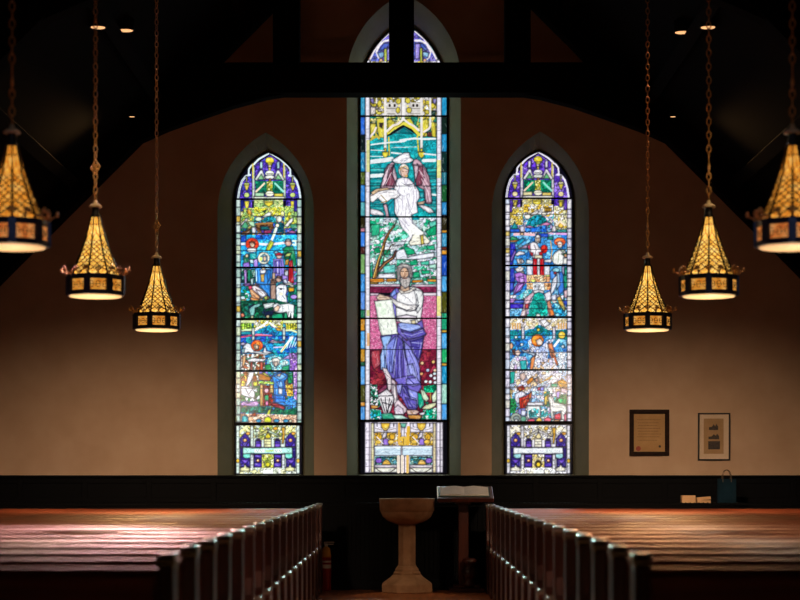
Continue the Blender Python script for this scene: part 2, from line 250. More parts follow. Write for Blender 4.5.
    for x0, x1, sx in ((166, 345, 1), (448, 626, -1)):
        V(['#7ab0a8', '#2f7f90', '#9cc6b8', '#3a6a5a', '#5b9cae'], f'{x0},370 {x1},370 {x1},438 {x0},438', 2.8, .45, .8)
        ex = x0+32 if sx > 0 else x1-28; E('#8a5cc8', ex, 405, 26, 22); cx = (x0+x1)//2+2; P('#e0b04a', f'{cx-34},438 {cx-18},405 {cx+5},395 {cx+28},412 {cx+40},438'); L('#141018', .9, f'{x0+20},382 {cx-5},376 {x1-10},385')
        R('#e0d4dc', x0, 440, x1, 462); R('#e2e0d4', x0, 464, x1, 498); L('#4a4238', .8, f'{x0},460 {x0+40},490 {x0+60},498'); L('#4a4238', .8, f'{x1},460 {x1-40},488 {x1-60},498'); L('#dcdac4', 1.0, f'{x0+30},470 {x1-30},470')
    for x in (355, 386, 428): L('#e2d3c0' if x != 428 else '#d9b060', 2.6, f'{x},370 {x},498')
    for x in (371, 405, 442): L('#2a221c', .6, f'{x},370 {x},500')
    # ---- borders
    T(0, 0, 1)
    R('#dcd7e0', 365.2, 60, 369.8, 420, k=.75); R('#dcd7e0', 436.8, 60, 441.4, 420, k=.75)
    for y in (129, 138.5, 152, 163, 172, 181, 192, 203, 222, 232, 246, 255, 266, 278, 289, 301, 312, 325, 334, 345, 357, 370, 381, 392, 402, 411): L('#6a6470', .4, f'365.2,{y} 369.8,{y}', .6); L('#6a6470', .4, f'436.8,{y+1.5} 441.4,{y+1.5}', .6)
    for y0, y1 in ((140, 172), (310, 316)): R('#c9c88a', 366.5, y0, 369.6, y1, lead=0); 
    R('#ded48a', 437, 296, 441.2, 316, lead=0); R('#d9d48a', 437, 160, 441, 178, lead=0); R('#d8a878', 367, 333, 369.6, 346, lead=0)
    LB = [(60, 84, '#2a86b8'), (84, 115.5, '#2f8fb8'), (117, 135, '#2a62c8'), (135, 152, '#101c1c'), (152, 172, '#1f7fb0'), (172, 185, '#4a5c1c'), (185, 202, '#2a7ac8'), (202, 216, '#4fa0a8'), (217, 228, '#2a2410'), (228, 232, '#c07a8a'), (232, 247, '#3a7ad8'), (247, 254, '#4a2420'), (254, 274, '#6f9a5a'), (274, 292, '#3a8ad0'), (292, 310, '#5a8fe0'), (310, 318, '#1f6a4a'), (319, 331, '#c98a2a'), (331, 349, '#4fa0e0'), (349, 362, '#c08a2a'), (362, 366, '#1f5a3a'), (366, 385, '#5aa0e0'), (385, 402, '#4a4a1c'), (402, 406.5, '#d8923a'), (406.5, 420, '#4a92d8')]
    RB = [(60, 84, '#2a86b8'), (84, 115.5, '#1f8ab8'), (117, 134, '#12241c'), (134, 152, '#1f86b8'), (152, 172, '#0e2c28'), (172, 185, '#1b6a7a'), (185, 202, '#1a5a2c'), (202, 215, '#2a80b8'), (217, 230, '#2a2410'), (230, 233, '#d0902c'), (233, 247, '#3a90b8'), (247, 250, '#6a2a1a'), (250, 254.5, '#d8922a'), (255, 276, '#1a4ab0'), (276, 292, '#4aa0d8'), (292, 313, '#4a4a14'), (313, 330, '#1fa070'), (330, 332.5, '#e0b03a'), (333, 349, '#4aa6e0'), (349, 363, '#1fa860'), (363, 366, '#d8a02a'), (366, 384, '#1f92c0'), (384, 404, '#9ad0bc'), (404, 420, '#4a98d8')]
    for y0, y1, c in LB: R(c, 360, y0, 365, y1, k=.85)
    for y0, y1, c in RB: R(c, 441.6, y0, 447, y1, k=.85)
    L('#08080c', 1.0, '360.4,60 360.4,420', .6); L('#08080c', 1.2, '447,60 447,420', .7)
    L('#1a1a22', .6, '369.8,117 369.8,420'); L('#1a1a22', .6, '436.8,117 436.8,420')
    # quarter leads across the panels
    for y, k in ((186, .8), (349.3, .85), (384.5, .75), (400, .4)): L('#0c0c12', .7, f'365,{y} 442,{y}', k)
    return g.done()

def side_border(g, x0, x1, pal, y0, y1, seed):
    r = np.random.RandomState(seed)
    for xa in (x0, x1 - 4.2):
        y = y0
        while y < y1:
            h = 5.5 + 5*r.rand(); g.R(pal[r.randint(len(pal))], xa, y, xa + 4.2, min(y + h, y1), k=.7); y += h

def side_arch(g, ox, dy, pur, cool):
    # gothic head, drawn on the left window's tile; ox, dy move it to the right window
    P, R, E, L, V, T = g.P, g.R, g.E, g.L, g.V, g.T
    T(230 + ox, 145 + dy, 10); w = '#c4d2d6' if cool else '#dcd6e4'
    P('#0c0a18', '40,900 40,500 100,330 200,190 400,60 600,190 690,330 740,500 740,900')
    V(pur, '95,560 105,480 130,360 190,300 250,200 400,100 550,200 610,300 680,360 700,480 705,560', 3.6, .5)
    V(pur, '100,545 220,545 220,780 100,780', 4, .5); V(pur, '560,545 690,545 690,780 560,780', 4, .5)
    L(w, 2.0, '80,540 95,440 120,360 160,310 200,300'); L(w, 2.0, '705,540 690,440 665,360 630,315 590,305')
    L(w, 1.7, '185,300 190,240 215,205 245,190'); L(w, 1.7, '605,300 600,240 575,205 550,190')
    L(w, 1.9, '245,185 290,140 385,85'); L(w, 1.9, '548,185 500,140 410,85')
    L('#26223a', .5, '80,540 95,440 120,360 160,310', .5)
    for x in (235, 545): R('#b8ccba' if cool else '#e0d8de', x-13, 215, x+12, 545); L('#2a3a30', .5, f'{x-13},300 {x+12},300'); L('#c9b84a', 1.3, f'{x-6},190 {x-6},330'); L('#343c38', .5, f'{x-13},440 {x+12},440')
    g1, g2 = ('#0f6a50', '#178a62') if cool else ('#0f8a62', '#12a070')
    V([g1, g2, '#0a5844'], '255,360 530,360 530,490 255,490', 4.5, .5)
    R('#9cc8a0' if cool else '#dccf9a', 250, 478, 340, 515); R('#cfc23e' if cool else '#e2c25a', 440, 485, 530, 518); R('#d8e0cc' if cool else '#e6dfd6', 240, 518, 545, 540)
    for d in (-1, 1):
        P('#d6dcd6' if cool else '#ebe6ea', [(397+d*75, 250), (397+d*92, 250), (397+d*150, 345), (397+d*125, 358), (397+d*80, 300), (397+d*55, 345), (397+d*40, 345)])
        P('#6fae74' if cool else '#5fb070', [(397+d*85, 290), (397+d*120, 345), (397+d*55, 345)])
        P('#a8d4d8' if cool else '#e6e0ea', [(397+d*85-12, 170), (397+d*85+12, 165), (397+d*85+12, 235), (397+d*85-12, 235)])
        L('#d9c0a4' if d < 0 else '#8ad0c0', 1.9, [(397+d*55, 385), (397+d*135, 465)])
        x = 397 + d*230
        E('#b8c86a' if cool else '#e0d4a8', x, 395, 30, 22, n=8); P('#c9b840', [(x-26, 400), (x+26, 400), (x+6, 455), (x-6, 455)]); E('#b6c870' if cool else '#e2cf9a', x, 500, 28, 26, n=8); R('#c8c86a', x-6, 315, x+5, 375); P('#d2c43e', [(x-24, 560), (x+28, 560), (x+14, 640), (x-10, 640)])
    E('#dcc62e', 397, 155, 44, 34); E('#efe07a', 385, 148, 12, 10, lead=0); P('#e0cf3a', '372,180 424,180 410,215 386,215'); R('#e8cfc4', 382, 200, 412, 225); R('#d2bc3a', 386, 225, 408, 262)
    E('#dfe4d4' if cool else '#ece6ea', 397, 285, 46, 32, n=8); L('#3a3a34', .5, '365,285 430,285'); P('#e0e4d8', '345,320 375,300 420,300 450,320 425,340 370,340'); E('#b86a3a', 400, 350, 14, 12)
    V(['#d2c43a', '#c0b030', '#e6dc86', '#7a8a2a'], '368,362 425,362 425,460 368,460', 2.0, .4); E('#e6e0c8', 397, 487, 44, 28, n=9); L('#5a5a44', .4, '360,490 435,485'); 
    # canopy under the head
    V(['#a8c878', '#bcd48a', '#86b46a', '#cfd88a'] if cool else ['#e0d2a0', '#d6c070', '#e6dcc0', '#dcc890'], '240,548 530,548 530,690 240,690', 2.6, .35, .5)
    for y in (560, 580, 600): L('#5a6a3a', .4, f'240,{y} 345,{y}', .7); L('#5a6a3a', .4, f'440,{y} 530,{y}', .7)
    P('#dcc83a', '345,560 430,560 430,590 390,620 345,590'); L('#4a3a14', .5, '355,575 425,578')
    return

PURC = ['#3a2a98', '#5a3ab8', '#2a2080', '#6a50c8', '#3a3aa0']
PURR = ['#5a34b8', '#7a50d0', '#4226a0', '#9a78e0', '#6a44c4']

def paint_left():
    g = Glass(234, 148, 304, 476, 7); P, R, E, L, V, T = g.P, g.R, g.E, g.L, g.V, g.T
    T(0, 0, 1); R('#0a0a12', 234, 148, 304, 476, lead=0)
    side_arch(g, 0, 0, PURC, True)
    T(0, 0, 1); V(['#1f7a8a', '#2a5ab8', '#1a6a50', '#5a8ac0', '#3a9aa8', '#7a6ab0', '#8a6a4a'], '239,210 298,210 298,423 239,423', 2.8)
    T(230, 195, 10)
    V(['#b4cc60', '#d2c83e', '#8ab26a', '#e0dc9a', '#6a9a50'], '100,130 240,130 240,330 100,330', 2.6, .4); V(['#b4cc60', '#cfc840', '#8ab26a', '#9ac070'], '545,110 690,110 690,330 545,330', 2.6, .4)
    V(['#cfd24a', '#a8c460', '#d8cf3a', '#e6dc8a'], '240,120 540,120 540,215 240,215', 2.6, .4)
    P('#d8a030', '170,140 210,150 215,200 180,190'); P('#1a5a40', '330,160 360,150 350,180'); L('#3a4418', .6, '262,150 290,180 330,170'); L('#3a4418', .6, '470,150 500,180 530,150')
    R('#162070', 100, 50, 135, 165); R('#2a2088', 640, 50, 685, 165)
    P('#dfe2d6', '320,215 385,170 410,175 410,205 345,225'); P('#c8dcd4', '440,200 480,215 470,245 440,225'); E('#c8e0c0', 285, 240, 34, 22, n=9); E('#d8e0c8', 492, 240, 28, 32, n=9)
    P('#dfe4da', '100,300 160,235 180,235 170,262 110,310'); P('#a6d0a8', '180,265 240,265 250,320 200,305'); P('#e4e2da', '545,310 600,240 630,225 630,262 575,320'); P('#3f8a68', '600,290 680,290 680,340 610,330'); P('#4a9a70', '110,320 150,262 185,310 160,340')
    V(['#1a7a88', '#1f8fa0', '#14606c', '#2aa0a8'], '320,260 345,225 410,205 455,235 460,270 420,275', 3.2, .45)
    V(['#5a3a22', '#6b4628', '#4a2c1a', '#7a5430'], '255,280 430,270 440,340 400,350 380,310 300,315 310,350 350,410 330,410 262,340', 3.0, .5)
    L('#9a6a3a', 1.6, '262,290 420,282'); R('#1a6a6a', 310, 315, 385, 345); P('#5a3aa8', '310,352 380,350 375,380 320,380'); P('#8a2a50', '340,355 420,350 410,385 340,385')
    V(['#16606a', '#124a5a', '#1f7a80', '#0e3f50'], '480,280 540,280 540,380 470,370', 3.0, .4)
    P('#5a3a22', '105,380 200,340 205,380 130,420'); P('#5a3a22', '468,390 525,392 520,430 470,425'); P('#d070b0', '575,375 620,355 665,372 640,382'); R('#2a50b8', 565, 385, 665, 430)
    P('#d8dce4', '218,325 255,320 258,380 222,380'); R('#c8b84a', 222, 385, 248, 430); R('#d9cf8a', 530, 385, 552, 425)
    # sky
    V(['#1a9ad8', '#2ab0e0', '#4ac0e6', '#1f86d0', '#36b8dc'], '100,400 690,400 690,720 100,720', 5.0, .45, .55, .7)
    V(['#1a5ac0', '#1f70cc', '#1a4aa8'], '255,400 425,400 400,445 255,445', 4, .4); P('#1a4ab8', '100,420 160,400 160,470 100,470'); L('#d9d0e4', 2.2, '100,488 150,488'); L('#d9d6ea', 2.4, '285,490 380,495'); L('#d9d0e4', 2.4, '440,490 545,478')
    E('#ece4c4', 474, 305, 20, 20, n=9); L('#d2dcdc', 2.4, '462,335 440,400 415,455'); L('#cfd8b0', 1.2, '448,350 425,425'); P('#bcc83c', '405,455 440,470 425,510 395,555 360,550 375,505'); L('#6a6a1c', .5, '410,470 375,545')
    # angel with the red halo
    E('#d83a1c', 222, 492, 66, 62); 
    for a in range(8): L('#7a1408', .5, [(222+28*np.cos(a*.785), 492+28*np.sin(a*.785)), (222+66*np.cos(a*.785), 492+62*np.sin(a*.785))], .8)
    P('#e6c8a8', '200,475 230,468 248,490 240,520 215,525 202,505'); L('#8a4a30', .6, '210,490 235,490'); P('#a84a1c', '200,475 215,460 245,470 250,490 235,478')
    P('#dfe6e6', '165,555 185,530 262,535 265,565 200,575')
    T(230, 235, 10)
    P('#1a9a9a', '190,185 262,180 262,245 205,245'); P('#1f6a50', '135,210 190,195 200,330 140,330'); E('#d8c09a', 168, 208, 16, 18); P('#b0d8dc', '195,245 265,245 262,285 200,280'); P('#8a66c8', '130,285 190,270 200,330 130,330'); P('#a080d8', '235,250 275,235 280,320 240,325')
    # magi, shepherd
    P('#1a7a4a', '530,140 560,115 630,115 650,180 665,300 630,320 600,220 540,200'); P('#14603a', '545,190 580,170 600,230 570,280 545,240'); P('#b8c86a', '545,215 575,180 615,180 600,210 570,215'); E('#c8a090', 583, 75, 34, 36); P('#a8a4a0', '548,70 565,42 600,42 615,75 600,60 565,60'); L('#c8dcd0', 2.0, '630,60 660,60 655,100 630,95')
    P('#a81c24', '590,260 625,250 640,480 580,480'); L('#5a0a14', .5, '608,270 608,470'); P('#c4902a', '555,250 590,240 580,300 550,300')
    E('#8ecae0', 462, 175, 20, 14); P('#b82838', '450,190 490,175 530,190 525,205 455,205'); P('#d8b0a0', '460,205 520,205 510,240 475,240'); P('#8a7ad0', '430,240 530,235 545,320 540,410 480,420 435,400'); P('#6a60c0', '455,260 500,255 495,390 460,380'); L('#2a2a78', .6, '445,260 450,390'); L('#2a2a78', .6, '515,260 520,400'); L('#c9c0ec', .8, '475,270 478,380')
    P('#c9d0d8', '545,370 580,350 580,420 555,440'); P('#9a80d0', '520,400 580,410 580,490 530,480'); L('#dfe4d8', 1.6, '585,470 610,490 640,515')
    # mother, halo
    E('#e8e4cc', 337, 232, 60, 60); E('#bfe0d8', 337, 232, 42, 44, lead=0); P('#8ecbe0', '310,215 345,190 372,215 372,265 320,265'); P('#e2c4ac', '330,215 360,212 362,250 345,265 332,250'); E('#c9d86a', 310, 240, 14, 20, lead=0)
    P('#3a8ee0', '250,340 300,300 400,300 430,340 410,480 400,600 320,520 262,480'); P('#8ac4f0', '300,300 375,290 420,330 360,350'); P('#d8dcec', '300,350 340,320 365,350 350,385 305,385'); P('#e2c49a', '315,320 345,315 350,345 325,350'); P('#c8a04a', '305,395 345,390 340,470 310,465'); L('#123a7a', .7, '275,350 280,480'); L('#123a7a', .7, '375,370 380,520'); L('#b8e0f8', 1, '262,360 265,460'); P('#1f6ab8', '360,350 410,350 405,430 380,470')
    # left attendants
    V(['#123a3a', '#17604a', '#4a8a80', '#1a4a50', '#7a9a90'], '100,340 250,340 250,480 100,480', 2.6, .5); P('#c090e0', '140,350 165,345 165,490 150,510 145,430'); P('#1f8a60', '175,350 205,350 200,470 180,460'); P('#b0d0d0', '205,440 235,430 230,500 215,500')
    P('#8a5aa8', '140,490 200,480 200,510 150,515')
    V(['#b8805a', '#8a6a58', '#a07a68'], '405,440 460,440 460,600 405,600', 2.6, .4); R('#7a5a4a', 405, 458, 465, 475); R('#c8a88a', 425, 380, 450, 440)
    T(230, 265, 10)
    V(['#1f9ac0', '#17607a', '#2ab0c8', '#155a50', '#c0d4dc', '#1a8a5a'], '100,210 200,210 210,340 100,340', 2.8, .5); V(['#126a5a', '#1a8a6a', '#0e5a50', '#1f7a8a'], '580,200 690,200 690,540 580,540', 3.4, .45)
    P('#2a7ac8', '280,190 400,190 400,330 370,290'); R('#a08070', 408, 195, 458, 340)
    P('#e2d2d6', '200,215 250,205 330,250 370,290 365,330 320,330 240,270'); P('#e6e4ea', '262,250 330,260 360,300 340,325 290,300'); P('#d8486a', '180,215 215,205 225,235 195,250'); P('#d8a070', '195,250 215,240 300,320 290,350 220,330'); P('#d88a4a', '200,320 290,345 330,380 300,385 210,350'); P('#e0a03a', '330,370 380,350 375,385 330,400'); P('#c8d85a', '340,320 375,310 370,345 345,340'); P('#b89060', '310,390 335,385 330,470 312,470')
    for q in ('230,250 300,310', '215,300 290,340', '250,230 330,290'): L('#5a2a20', .5, q, .8)
    # kneeling shepherd and sheep
    E('#c09a8a', 488, 140, 28, 32); P('#7a4a3a', '465,130 480,108 515,120 515,150 495,130'); P('#dfe4ec', '460,220 500,190 555,190 570,240 560,300 575,380 470,380 465,320'); L('#4a5a6a', .6, '480,230 545,240'); L('#4a5a6a', .6, '500,280 550,340'); E('#2a2a3a', 510, 240, 14, 10, lead=0); E('#d8d0b8', 510, 290, 20, 16, lead=0); P('#c8d4e4', '530,150 560,140 580,190 545,185')
    P('#dfe0d0', '540,190 600,180 640,205 630,222 590,205'); P('#e0a01c', '585,225 640,225 640,262 590,268'); E('#a88ae0', 638, 318, 34, 22)
    V(['#0f5a40', '#127a50', '#0c4030', '#1a6a5a', '#16324a'], '95,355 470,350 640,400 690,400 690,540 95,540', 3.6, .55, .7)
    P('#7ab8b0', '190,440 240,400 300,385 300,410 250,430 245,490 215,530 200,490'); P('#d86a4a', '100,490 130,480 148,510 120,525'); P('#c8d0cc', '330,390 440,375 450,410 350,440'); P('#14203a', '340,470 440,450 430,500 350,520'); E('#d0c090', 378, 515, 16, 16); E('#c8cc9a', 222, 520, 14, 14)
    P('#e4e6e6', '430,400 470,380 500,395 590,385 640,400 640,460 630,520 612,520 605,470 590,470 580,520 562,470 500,480 440,465'); P('#e0b89a', '440,430 480,400 500,420 480,460 450,465'); L('#7a8a90', .5, '520,400 530,460'); L('#7a8a90', .5, '580,400 590,450'); P('#12905a', '540,480 570,480 575,535 545,535'); P('#1a9a6a', '420,500 520,480 530,535 420,535'); L('#eef0f0', 1.4, '600,470 590,515'); L('#eef0f0', 1.4, '630,480 622,530')
    # ---- lower medallion
    T(230, 315, 10)
    V(['#1a5ac0', '#1f8ac8', '#1a70a8', '#3aa0d0', '#1a9aa8', '#1f4aa8'], '100,130 690,130 690,560 100,560', 4.5, .45, .55, .7)
    R('#cfd8a0', 100, 50, 690, 82); V(['#9ac040', '#b0cc50', '#86b03a'], '100,82 218,82 218,150 100,150', 3, .5); V(['#d8c83a', '#c8bc30', '#e0d860'], '560,82 672,82 672,150 560,150', 3, .5)
    for x in (120, 145, 170, 195, 580, 605, 630, 655): L('#2a4a1a', .7, f'{x},85 {x},145')
    L('#c8dca8', 1.8, '100,168 150,150 220,150'); L('#d0dca8', 1.8, '550,155 610,150 690,180'); R('#1a8a9a', 110, 165, 215, 195)
    V(['#d8d84a', '#e6e0ae', '#c8d070', '#f0ecd0', '#d6b440'], '240,52 530,52 530,160 480,160 440,120 390,100 330,125 262,160 240,160', 2.8, .4)
    L('#e6e6da', 2.0, '262,140 320,110 375,70'); L('#e6e6da', 2.0, '400,80 460,130 520,155'); L('#3a3a2a', .6, '280,70 320,90 340,60'); L('#3a3a2a', .6, '420,60 460,90 480,60'); P('#e0a838', '455,130 500,130 520,160 470,155')
    V(['#1a8aa8', '#1f70b0', '#16a0b0', '#1a5a98'], '250,175 330,130 390,105 450,150 520,175 520,205 250,205', 3.4, .45)
    L('#e0507a', 1.8, '110,218 200,208 330,205 400,208'); L('#e67090', 1.6, '262,195 330,200 415,208'); P('#d890c0', '380,275 430,245 470,262 545,262 545,280'); P('#e0d8e8', '385,278 440,262 530,275'); P('#d8c0dc', '100,290 130,272 160,290 130,305')
    for x in (232, 540): R('#cdd8d2', x-12, 130, x+12, 250); L('#3a4a44', .5, f'{x-12},200 {x+12},200')
    for d in (0, 28, 56, 84): L('#cfe0e4', 1.1, f'{570+d*.9},{330-d*.2} {600+d},{220+d*.2}', .8)
    L('#e8e4da', 2.4, '515,360 600,250 625,215'); L('#d8b84a', 1.0, '512,368 560,300'); L('#c8b0d0', 1.2, '440,325 530,320')
    # angel, orange halo
    P('#e0e4ea', '130,320 170,280 220,300 240,360 330,370 350,310 365,360 430,378 350,400 250,385 180,370 140,385'); P('#8ab8c0', '120,340 150,330 140,385 120,380')
    E('#e0561c', 270, 305, 60, 56); P('#c8b48a', '235,300 265,285 290,310 285,345 255,350 240,330'); E('#f08a3a', 285, 285, 24, 18, lead=0); P('#e8d0b0', '250,305 278,300 282,335 262,342'); L('#8a2a08', .6, '290,270 310,330 280,355')
    V(['#8a4a2a', '#e4e2e2', '#3a8a70', '#a85a3a', '#d8c8b0', '#2a6a60', '#c8d0d0'], '110,390 350,390 350,560 110,560', 2.4, .5); P('#e8e6ea', '170,450 230,430 330,440 370,430 340,460 230,470 180,465'); P('#a83a2a', '205,470 225,470 225,550 205,550'); P('#b04028', '300,470 330,470 330,550 300,550'); P('#c89a6a', '130,410 160,405 150,500 120,520')
    E('#8fd4e0', 440, 470, 72, 62, n=10); V(['#8ad8e4', '#b8e6e8', '#6ac4d8', '#cfeae6'], '380,430 450,405 520,430 590,470 580,540 520,560 400,550 370,500', 2.6, .4); P('#e6e0d2', '420,440 470,425 500,450 485,500 450,510 425,480'); P('#e0c8b4', '440,470 475,465 475,505 450,515'); P('#1f8a4a', '350,500 400,490 420,550 350,550'); P('#2a9a6a', '520,520 590,500 590,555 520,555')
    V(['#a878d0', '#b48ad8', '#9060c0', '#c09ae0'], '590,380 680,375 680,560 600,560', 2.4, .45); P('#c0a0e0', '520,440 590,400 600,440')
    T(230, 368, 10)
    V(['#d8b83a', '#8a4a1c', '#6a3a1a', '#a86a2a', '#3a7a5a', '#c8ccd0'], '100,40 290,40 290,180 100,180', 2.6, .5); V(['#1a8a50', '#14703f', '#1f6a48', '#c8cfd4'], '90,190 300,180 300,330 90,330', 3.4, .5)
    P('#e6e2e8', '190,40 240,40 225,110 180,175 150,195 165,150'); P('#d8dae2', '105,190 150,180 220,200 250,250 245,300 170,290 110,265'); L('#5a6070', .7, '150,200 190,270'); L('#5a6070', .7, '210,120 230,200 190,260'); L('#7a7f8c', .5, '120,240 210,285')
    P('#d8d840', '230,140 275,135 275,180 235,180'); P('#d8e04a', '335,40 400,85 420,100 390,95 320,60'); P('#a86a2a', '280,60 330,60 410,100 400,130 290,120'); V(['#b8e060', '#9acc4a', '#cfe080'], '285,135 440,135 440,160 285,160', 2.4, .4); R('#c89a5a', 300, 165, 330, 380)
    V(['#8a241c', '#a03020', '#6a1a18'], '330,175 405,175 430,330 430,380 330,380', 3.4, .45); R('#d8b46a', 400, 170, 432, 250); E('#e0b0c0', 365, 225, 22, 26); P('#1fb070', '345,275 385,270 385,325 350,325'); R('#e080b0', 355, 330, 382, 375)
    P('#3a8ee0', '420,90 440,60 480,45 550,50 580,90 545,130 550,230 540,340 560,380 440,345 440,150'); P('#7ab8f0', '440,80 520,60 560,90 500,120'); P('#d8c0b0', '470,65 510,50 500,85 475,80'); P('#6aa8f0', '470,140 520,130 530,190 480,190'); P('#dfe0ea', '485,195 525,210 520,265 485,255'); P('#2a78d0', '440,270 550,280 560,340 450,345')
    for q in ('460,110 455,340', '500,120 480,200', '540,120 535,320', '450,300 540,310'): L('#0f3a8a', .7, q)
    V(['#3a88e4', '#5aa0f0', '#2a70d0', '#4a98ea'], '545,330 600,300 645,300 665,390 560,390', 3.2, .45); P('#128a50', '580,60 630,45 632,150 580,155'); P('#1f9a5a', '590,80 625,70 625,140'); V(['#b890d8', '#a070c8', '#c8a0e0'], '635,40 685,40 685,350 640,300', 2.6, .45); V(['#d8b048', '#c89a3a', '#8a5a2a'], '555,165 630,160 630,280 570,280', 2.8, .45)
    P('#c8a0d8', '90,375 130,335 180,350 262,330 290,350 270,390 180,380'); L('#4a2a5a', .6, '130,360 250,360'); P('#a03038', '400,345 470,355 550,390 540,415 440,385')
    V(['#126a48', '#0f5a44', '#1f7a58', '#2a8a78', '#0e4a50'], '90,395 300,380 440,390 540,420 670,395 670,470 90,445', 3.2, .5, .6); E('#3a9ad0', 435, 405, 14, 14); P('#c8d030', '385,420 410,410 400,460 375,490 365,470')
    V(['#d8b49a', '#c89a7a', '#e0c0a8'], '90,455 670,470 670,545 90,545', 4.4, .4); P('#1f8a9a', '115,540 120,485 150,470 180,490 185,540'); R('#5ac0c0', 140, 490, 160, 535, lead=0)
    for x in (288, 465, 560): E('#2a86b0', x, 528, 28, 16)
    P('#c8cc2a', '340,540 345,500 380,485 415,505 410,545'); R('#d8d02a', 55, 480, 90, 540); R('#d8b030', 670, 470, 705, 540); P('#a84a2a', '205,480 250,440 265,480'); E('#e8e0b8', 605, 530, 16, 14)
    # ---- base panel
    side_base(g, 0, 0, True)
    g.a *= 1.1; T(0, 0, 1); side_border(g, 236.2, 301.4, ['#b8d0c4', '#c4d8d0', '#a8c8bc', '#cfe0d8', '#9cbcb0', '#c8d4b0'], 199, 423, 3)
    for y in (240, 330): R('#d8b44a', 236.4, y-24, 240.2, y-18); R('#d8b44a', 297.4, y+11, 301.2, y+17)
    for y, k in ((216, .8), (233.3, .9), (250.6, .6), (284.8, .6), (302, .7), (336.2, .75), (353.2, .7), (388.5, .7), (405.5, .5)): L('#0c0c12', .7, f'236,{y} 302,{y}', k)
    return g.done()

def side_base(g, ox, dy, cool):
    P, R, E, L, V, T = g.P, g.R, g.E, g.L, g.V, g.T
    T(230 + ox, 420 + dy, 10); w = '#cfe0d2' if cool else '#e2dee4'; y1 = '#e0dca0' if cool else '#ece4cf'
    R(w, 65, 50, 695, 540)
    V([w, y1, '#c9c46a' if cool else '#e6d3a8', '#b8ccb0' if cool else '#e8e4e8', '#8a9a4a' if cool else '#d8c890'], '95,55 665,55 665,200 95,200', 2.6, .4)
    for x in (150, 605): 
        P('#2f1f80', [(x-52, 270), (x-52, 190), (x-20, 150), (x, 130), (x+22, 150), (x+52, 190), (x+52, 270)]); P('#5a3ac0', [(x-46, 262), (x-46, 220), (x-15, 262)]); P('#6a4ad0', [(x+46, 262), (x+40, 220), (x+10, 262)]); E('#e0925a', x, 203, 20, 18); E('#f6c88a', x, 200, 8, 8, lead=0)
        L(y1, 2.4, [(x-58, 130), (x-20, 95), (x, 75)]); L(y1, 2.4, [(x+52, 130), (x+20, 95), (x, 75)]); E('#d8962a', x+30, 135, 22, 16, n=7)
    for x in (282, 475): P('#3a269a', [(x-30, 275), (x-30, 210), (x-14, 185), (x+14, 185), (x+30, 210), (x+30, 275)]); P('#7a52d0', [(x-26, 270), (x-26, 235), (x+26, 235), (x+26, 270)]); P('#1a1440', [(x-24, 210), (x, 188), (x+24, 210)])
    P('#dcd878' if cool else '#efe8d2', '255,165 375,95 380,120 290,160'); P('#c8e0c0' if cool else '#eee8e6', '505,165 385,95 380,120 470,160'); P('#d8c82e' if cool else '#ecd9a0', '350,170 380,125 410,170 380,195'); R(y1, 340, 190, 412, 275)
    for q in ('262,85 300,110 290,140', '480,70 450,105 480,140', '360,70 400,110', '235,70 262,110', '100,60 130,90', '640,70 610,110'): L('#3a3018', .6, q, .85)
    E('#d8a02a', 455, 85, 24, 18, n=7); P('#d8a42e', '515,75 550,75 550,140 535,235 520,235 525,140')
    R(w, 205, 60, 232, 265); L('#5a5a4a', .5, '205,100 232,100'); L('#5a5a4a', .5, '205,180 232,180'); L('#5a5a4a', .4, '345,215 410,215'); L('#5a5a4a', .4, '345,245 410,245')
    R('#221860', 100, 275, 660, 380)
    for x, x2 in ((100, 200), (560, 655)): R('#2c1c86', x, 375, x2, 475); P('#6a44c4', [(x+8, 395), (x+90, 400), (x+50, 440)]); P('#3a2aa0', [(x+10, 440), (x+50, 445), (x+90, 470), (x+10, 470)])
    for x in (280, 478): R('#24186e', x-42, 345, x+38, 472); P('#4f34b0', [(x-38, 430), (x+34, 425), (x+34, 468), (x-38, 468)]); P('#5a3cc0', [(x-36, 350), (x+34, 350), (x+34, 380), (x-36, 370)]); E('#d87a4a', x, 405, 18, 15); E('#f6d0a0', x-2, 403, 8, 7, lead=0)
    b = '#a8e0d0' if cool else '#e4e8ea'
    P(b, '130,275 240,280 380,278 520,275 620,275 625,340 520,338 380,335 240,335 130,345'); P('#6acfba' if cool else '#9ad4d8', '130,340 215,335 215,375 160,385 130,370'); P('#6acfba' if cool else '#9ad4d8', '545,335 622,335 625,375 590,388 550,375')
    R('#e4e6ea', 245, 292, 345, 325, lead=0); R('#dfe8e4', 440, 290, 520, 325, lead=0)
    for x in (160, 262, 300, 400, 450, 490, 570): L('#6aa49a' if cool else '#a8b0c0', .5, f'{x},300 {x+14},318', .8); L('#6aa49a' if cool else '#a8b0c0', .5, f'{x+22},298 {x+18},320', .7)
    L('#b8cc4a' if cool else '#d8d8e0', 1.0, '360,310 430,308')
    for x in (220, 533): R('#d4dcdc' if cool else '#e6e2ea', x-14, 345, x+14, 535); L('#4a4a44', .5, f'{x-14},400 {x+14},400'); L('#4a4a44', .5, f'{x-14},450 {x+14},450')
    V(['#d8d05a', '#c8c85a', '#e2dc9a', '#a8b84a'] if cool else ['#ead9a0', '#e6ca70', '#f0e6d0', '#dcc890'], '320,345 436,345 436,480 320,480', 2.8, .4); E('#8a9a2a' if cool else '#3a3014', 378, 440, 36, 38, n=9); E('#d8d02a' if cool else '#f0c82a', 378, 445, 22, 24, n=6); L('#3a3a10', .6, '350,470 405,465')
    V([w, y1, '#d8e0c8' if cool else '#ece8ea'], '70,480 690,480 690,535 70,535', 3.6, .4); R('#e4e6e2', 330, 500, 430, 535, lead=0)
    for x in (150, 600): P(y1, [(x-45, 480), (x-15, 470), (x, 445), (x+18, 470), (x+45, 480), (x+45, 510), (x-45, 510)])
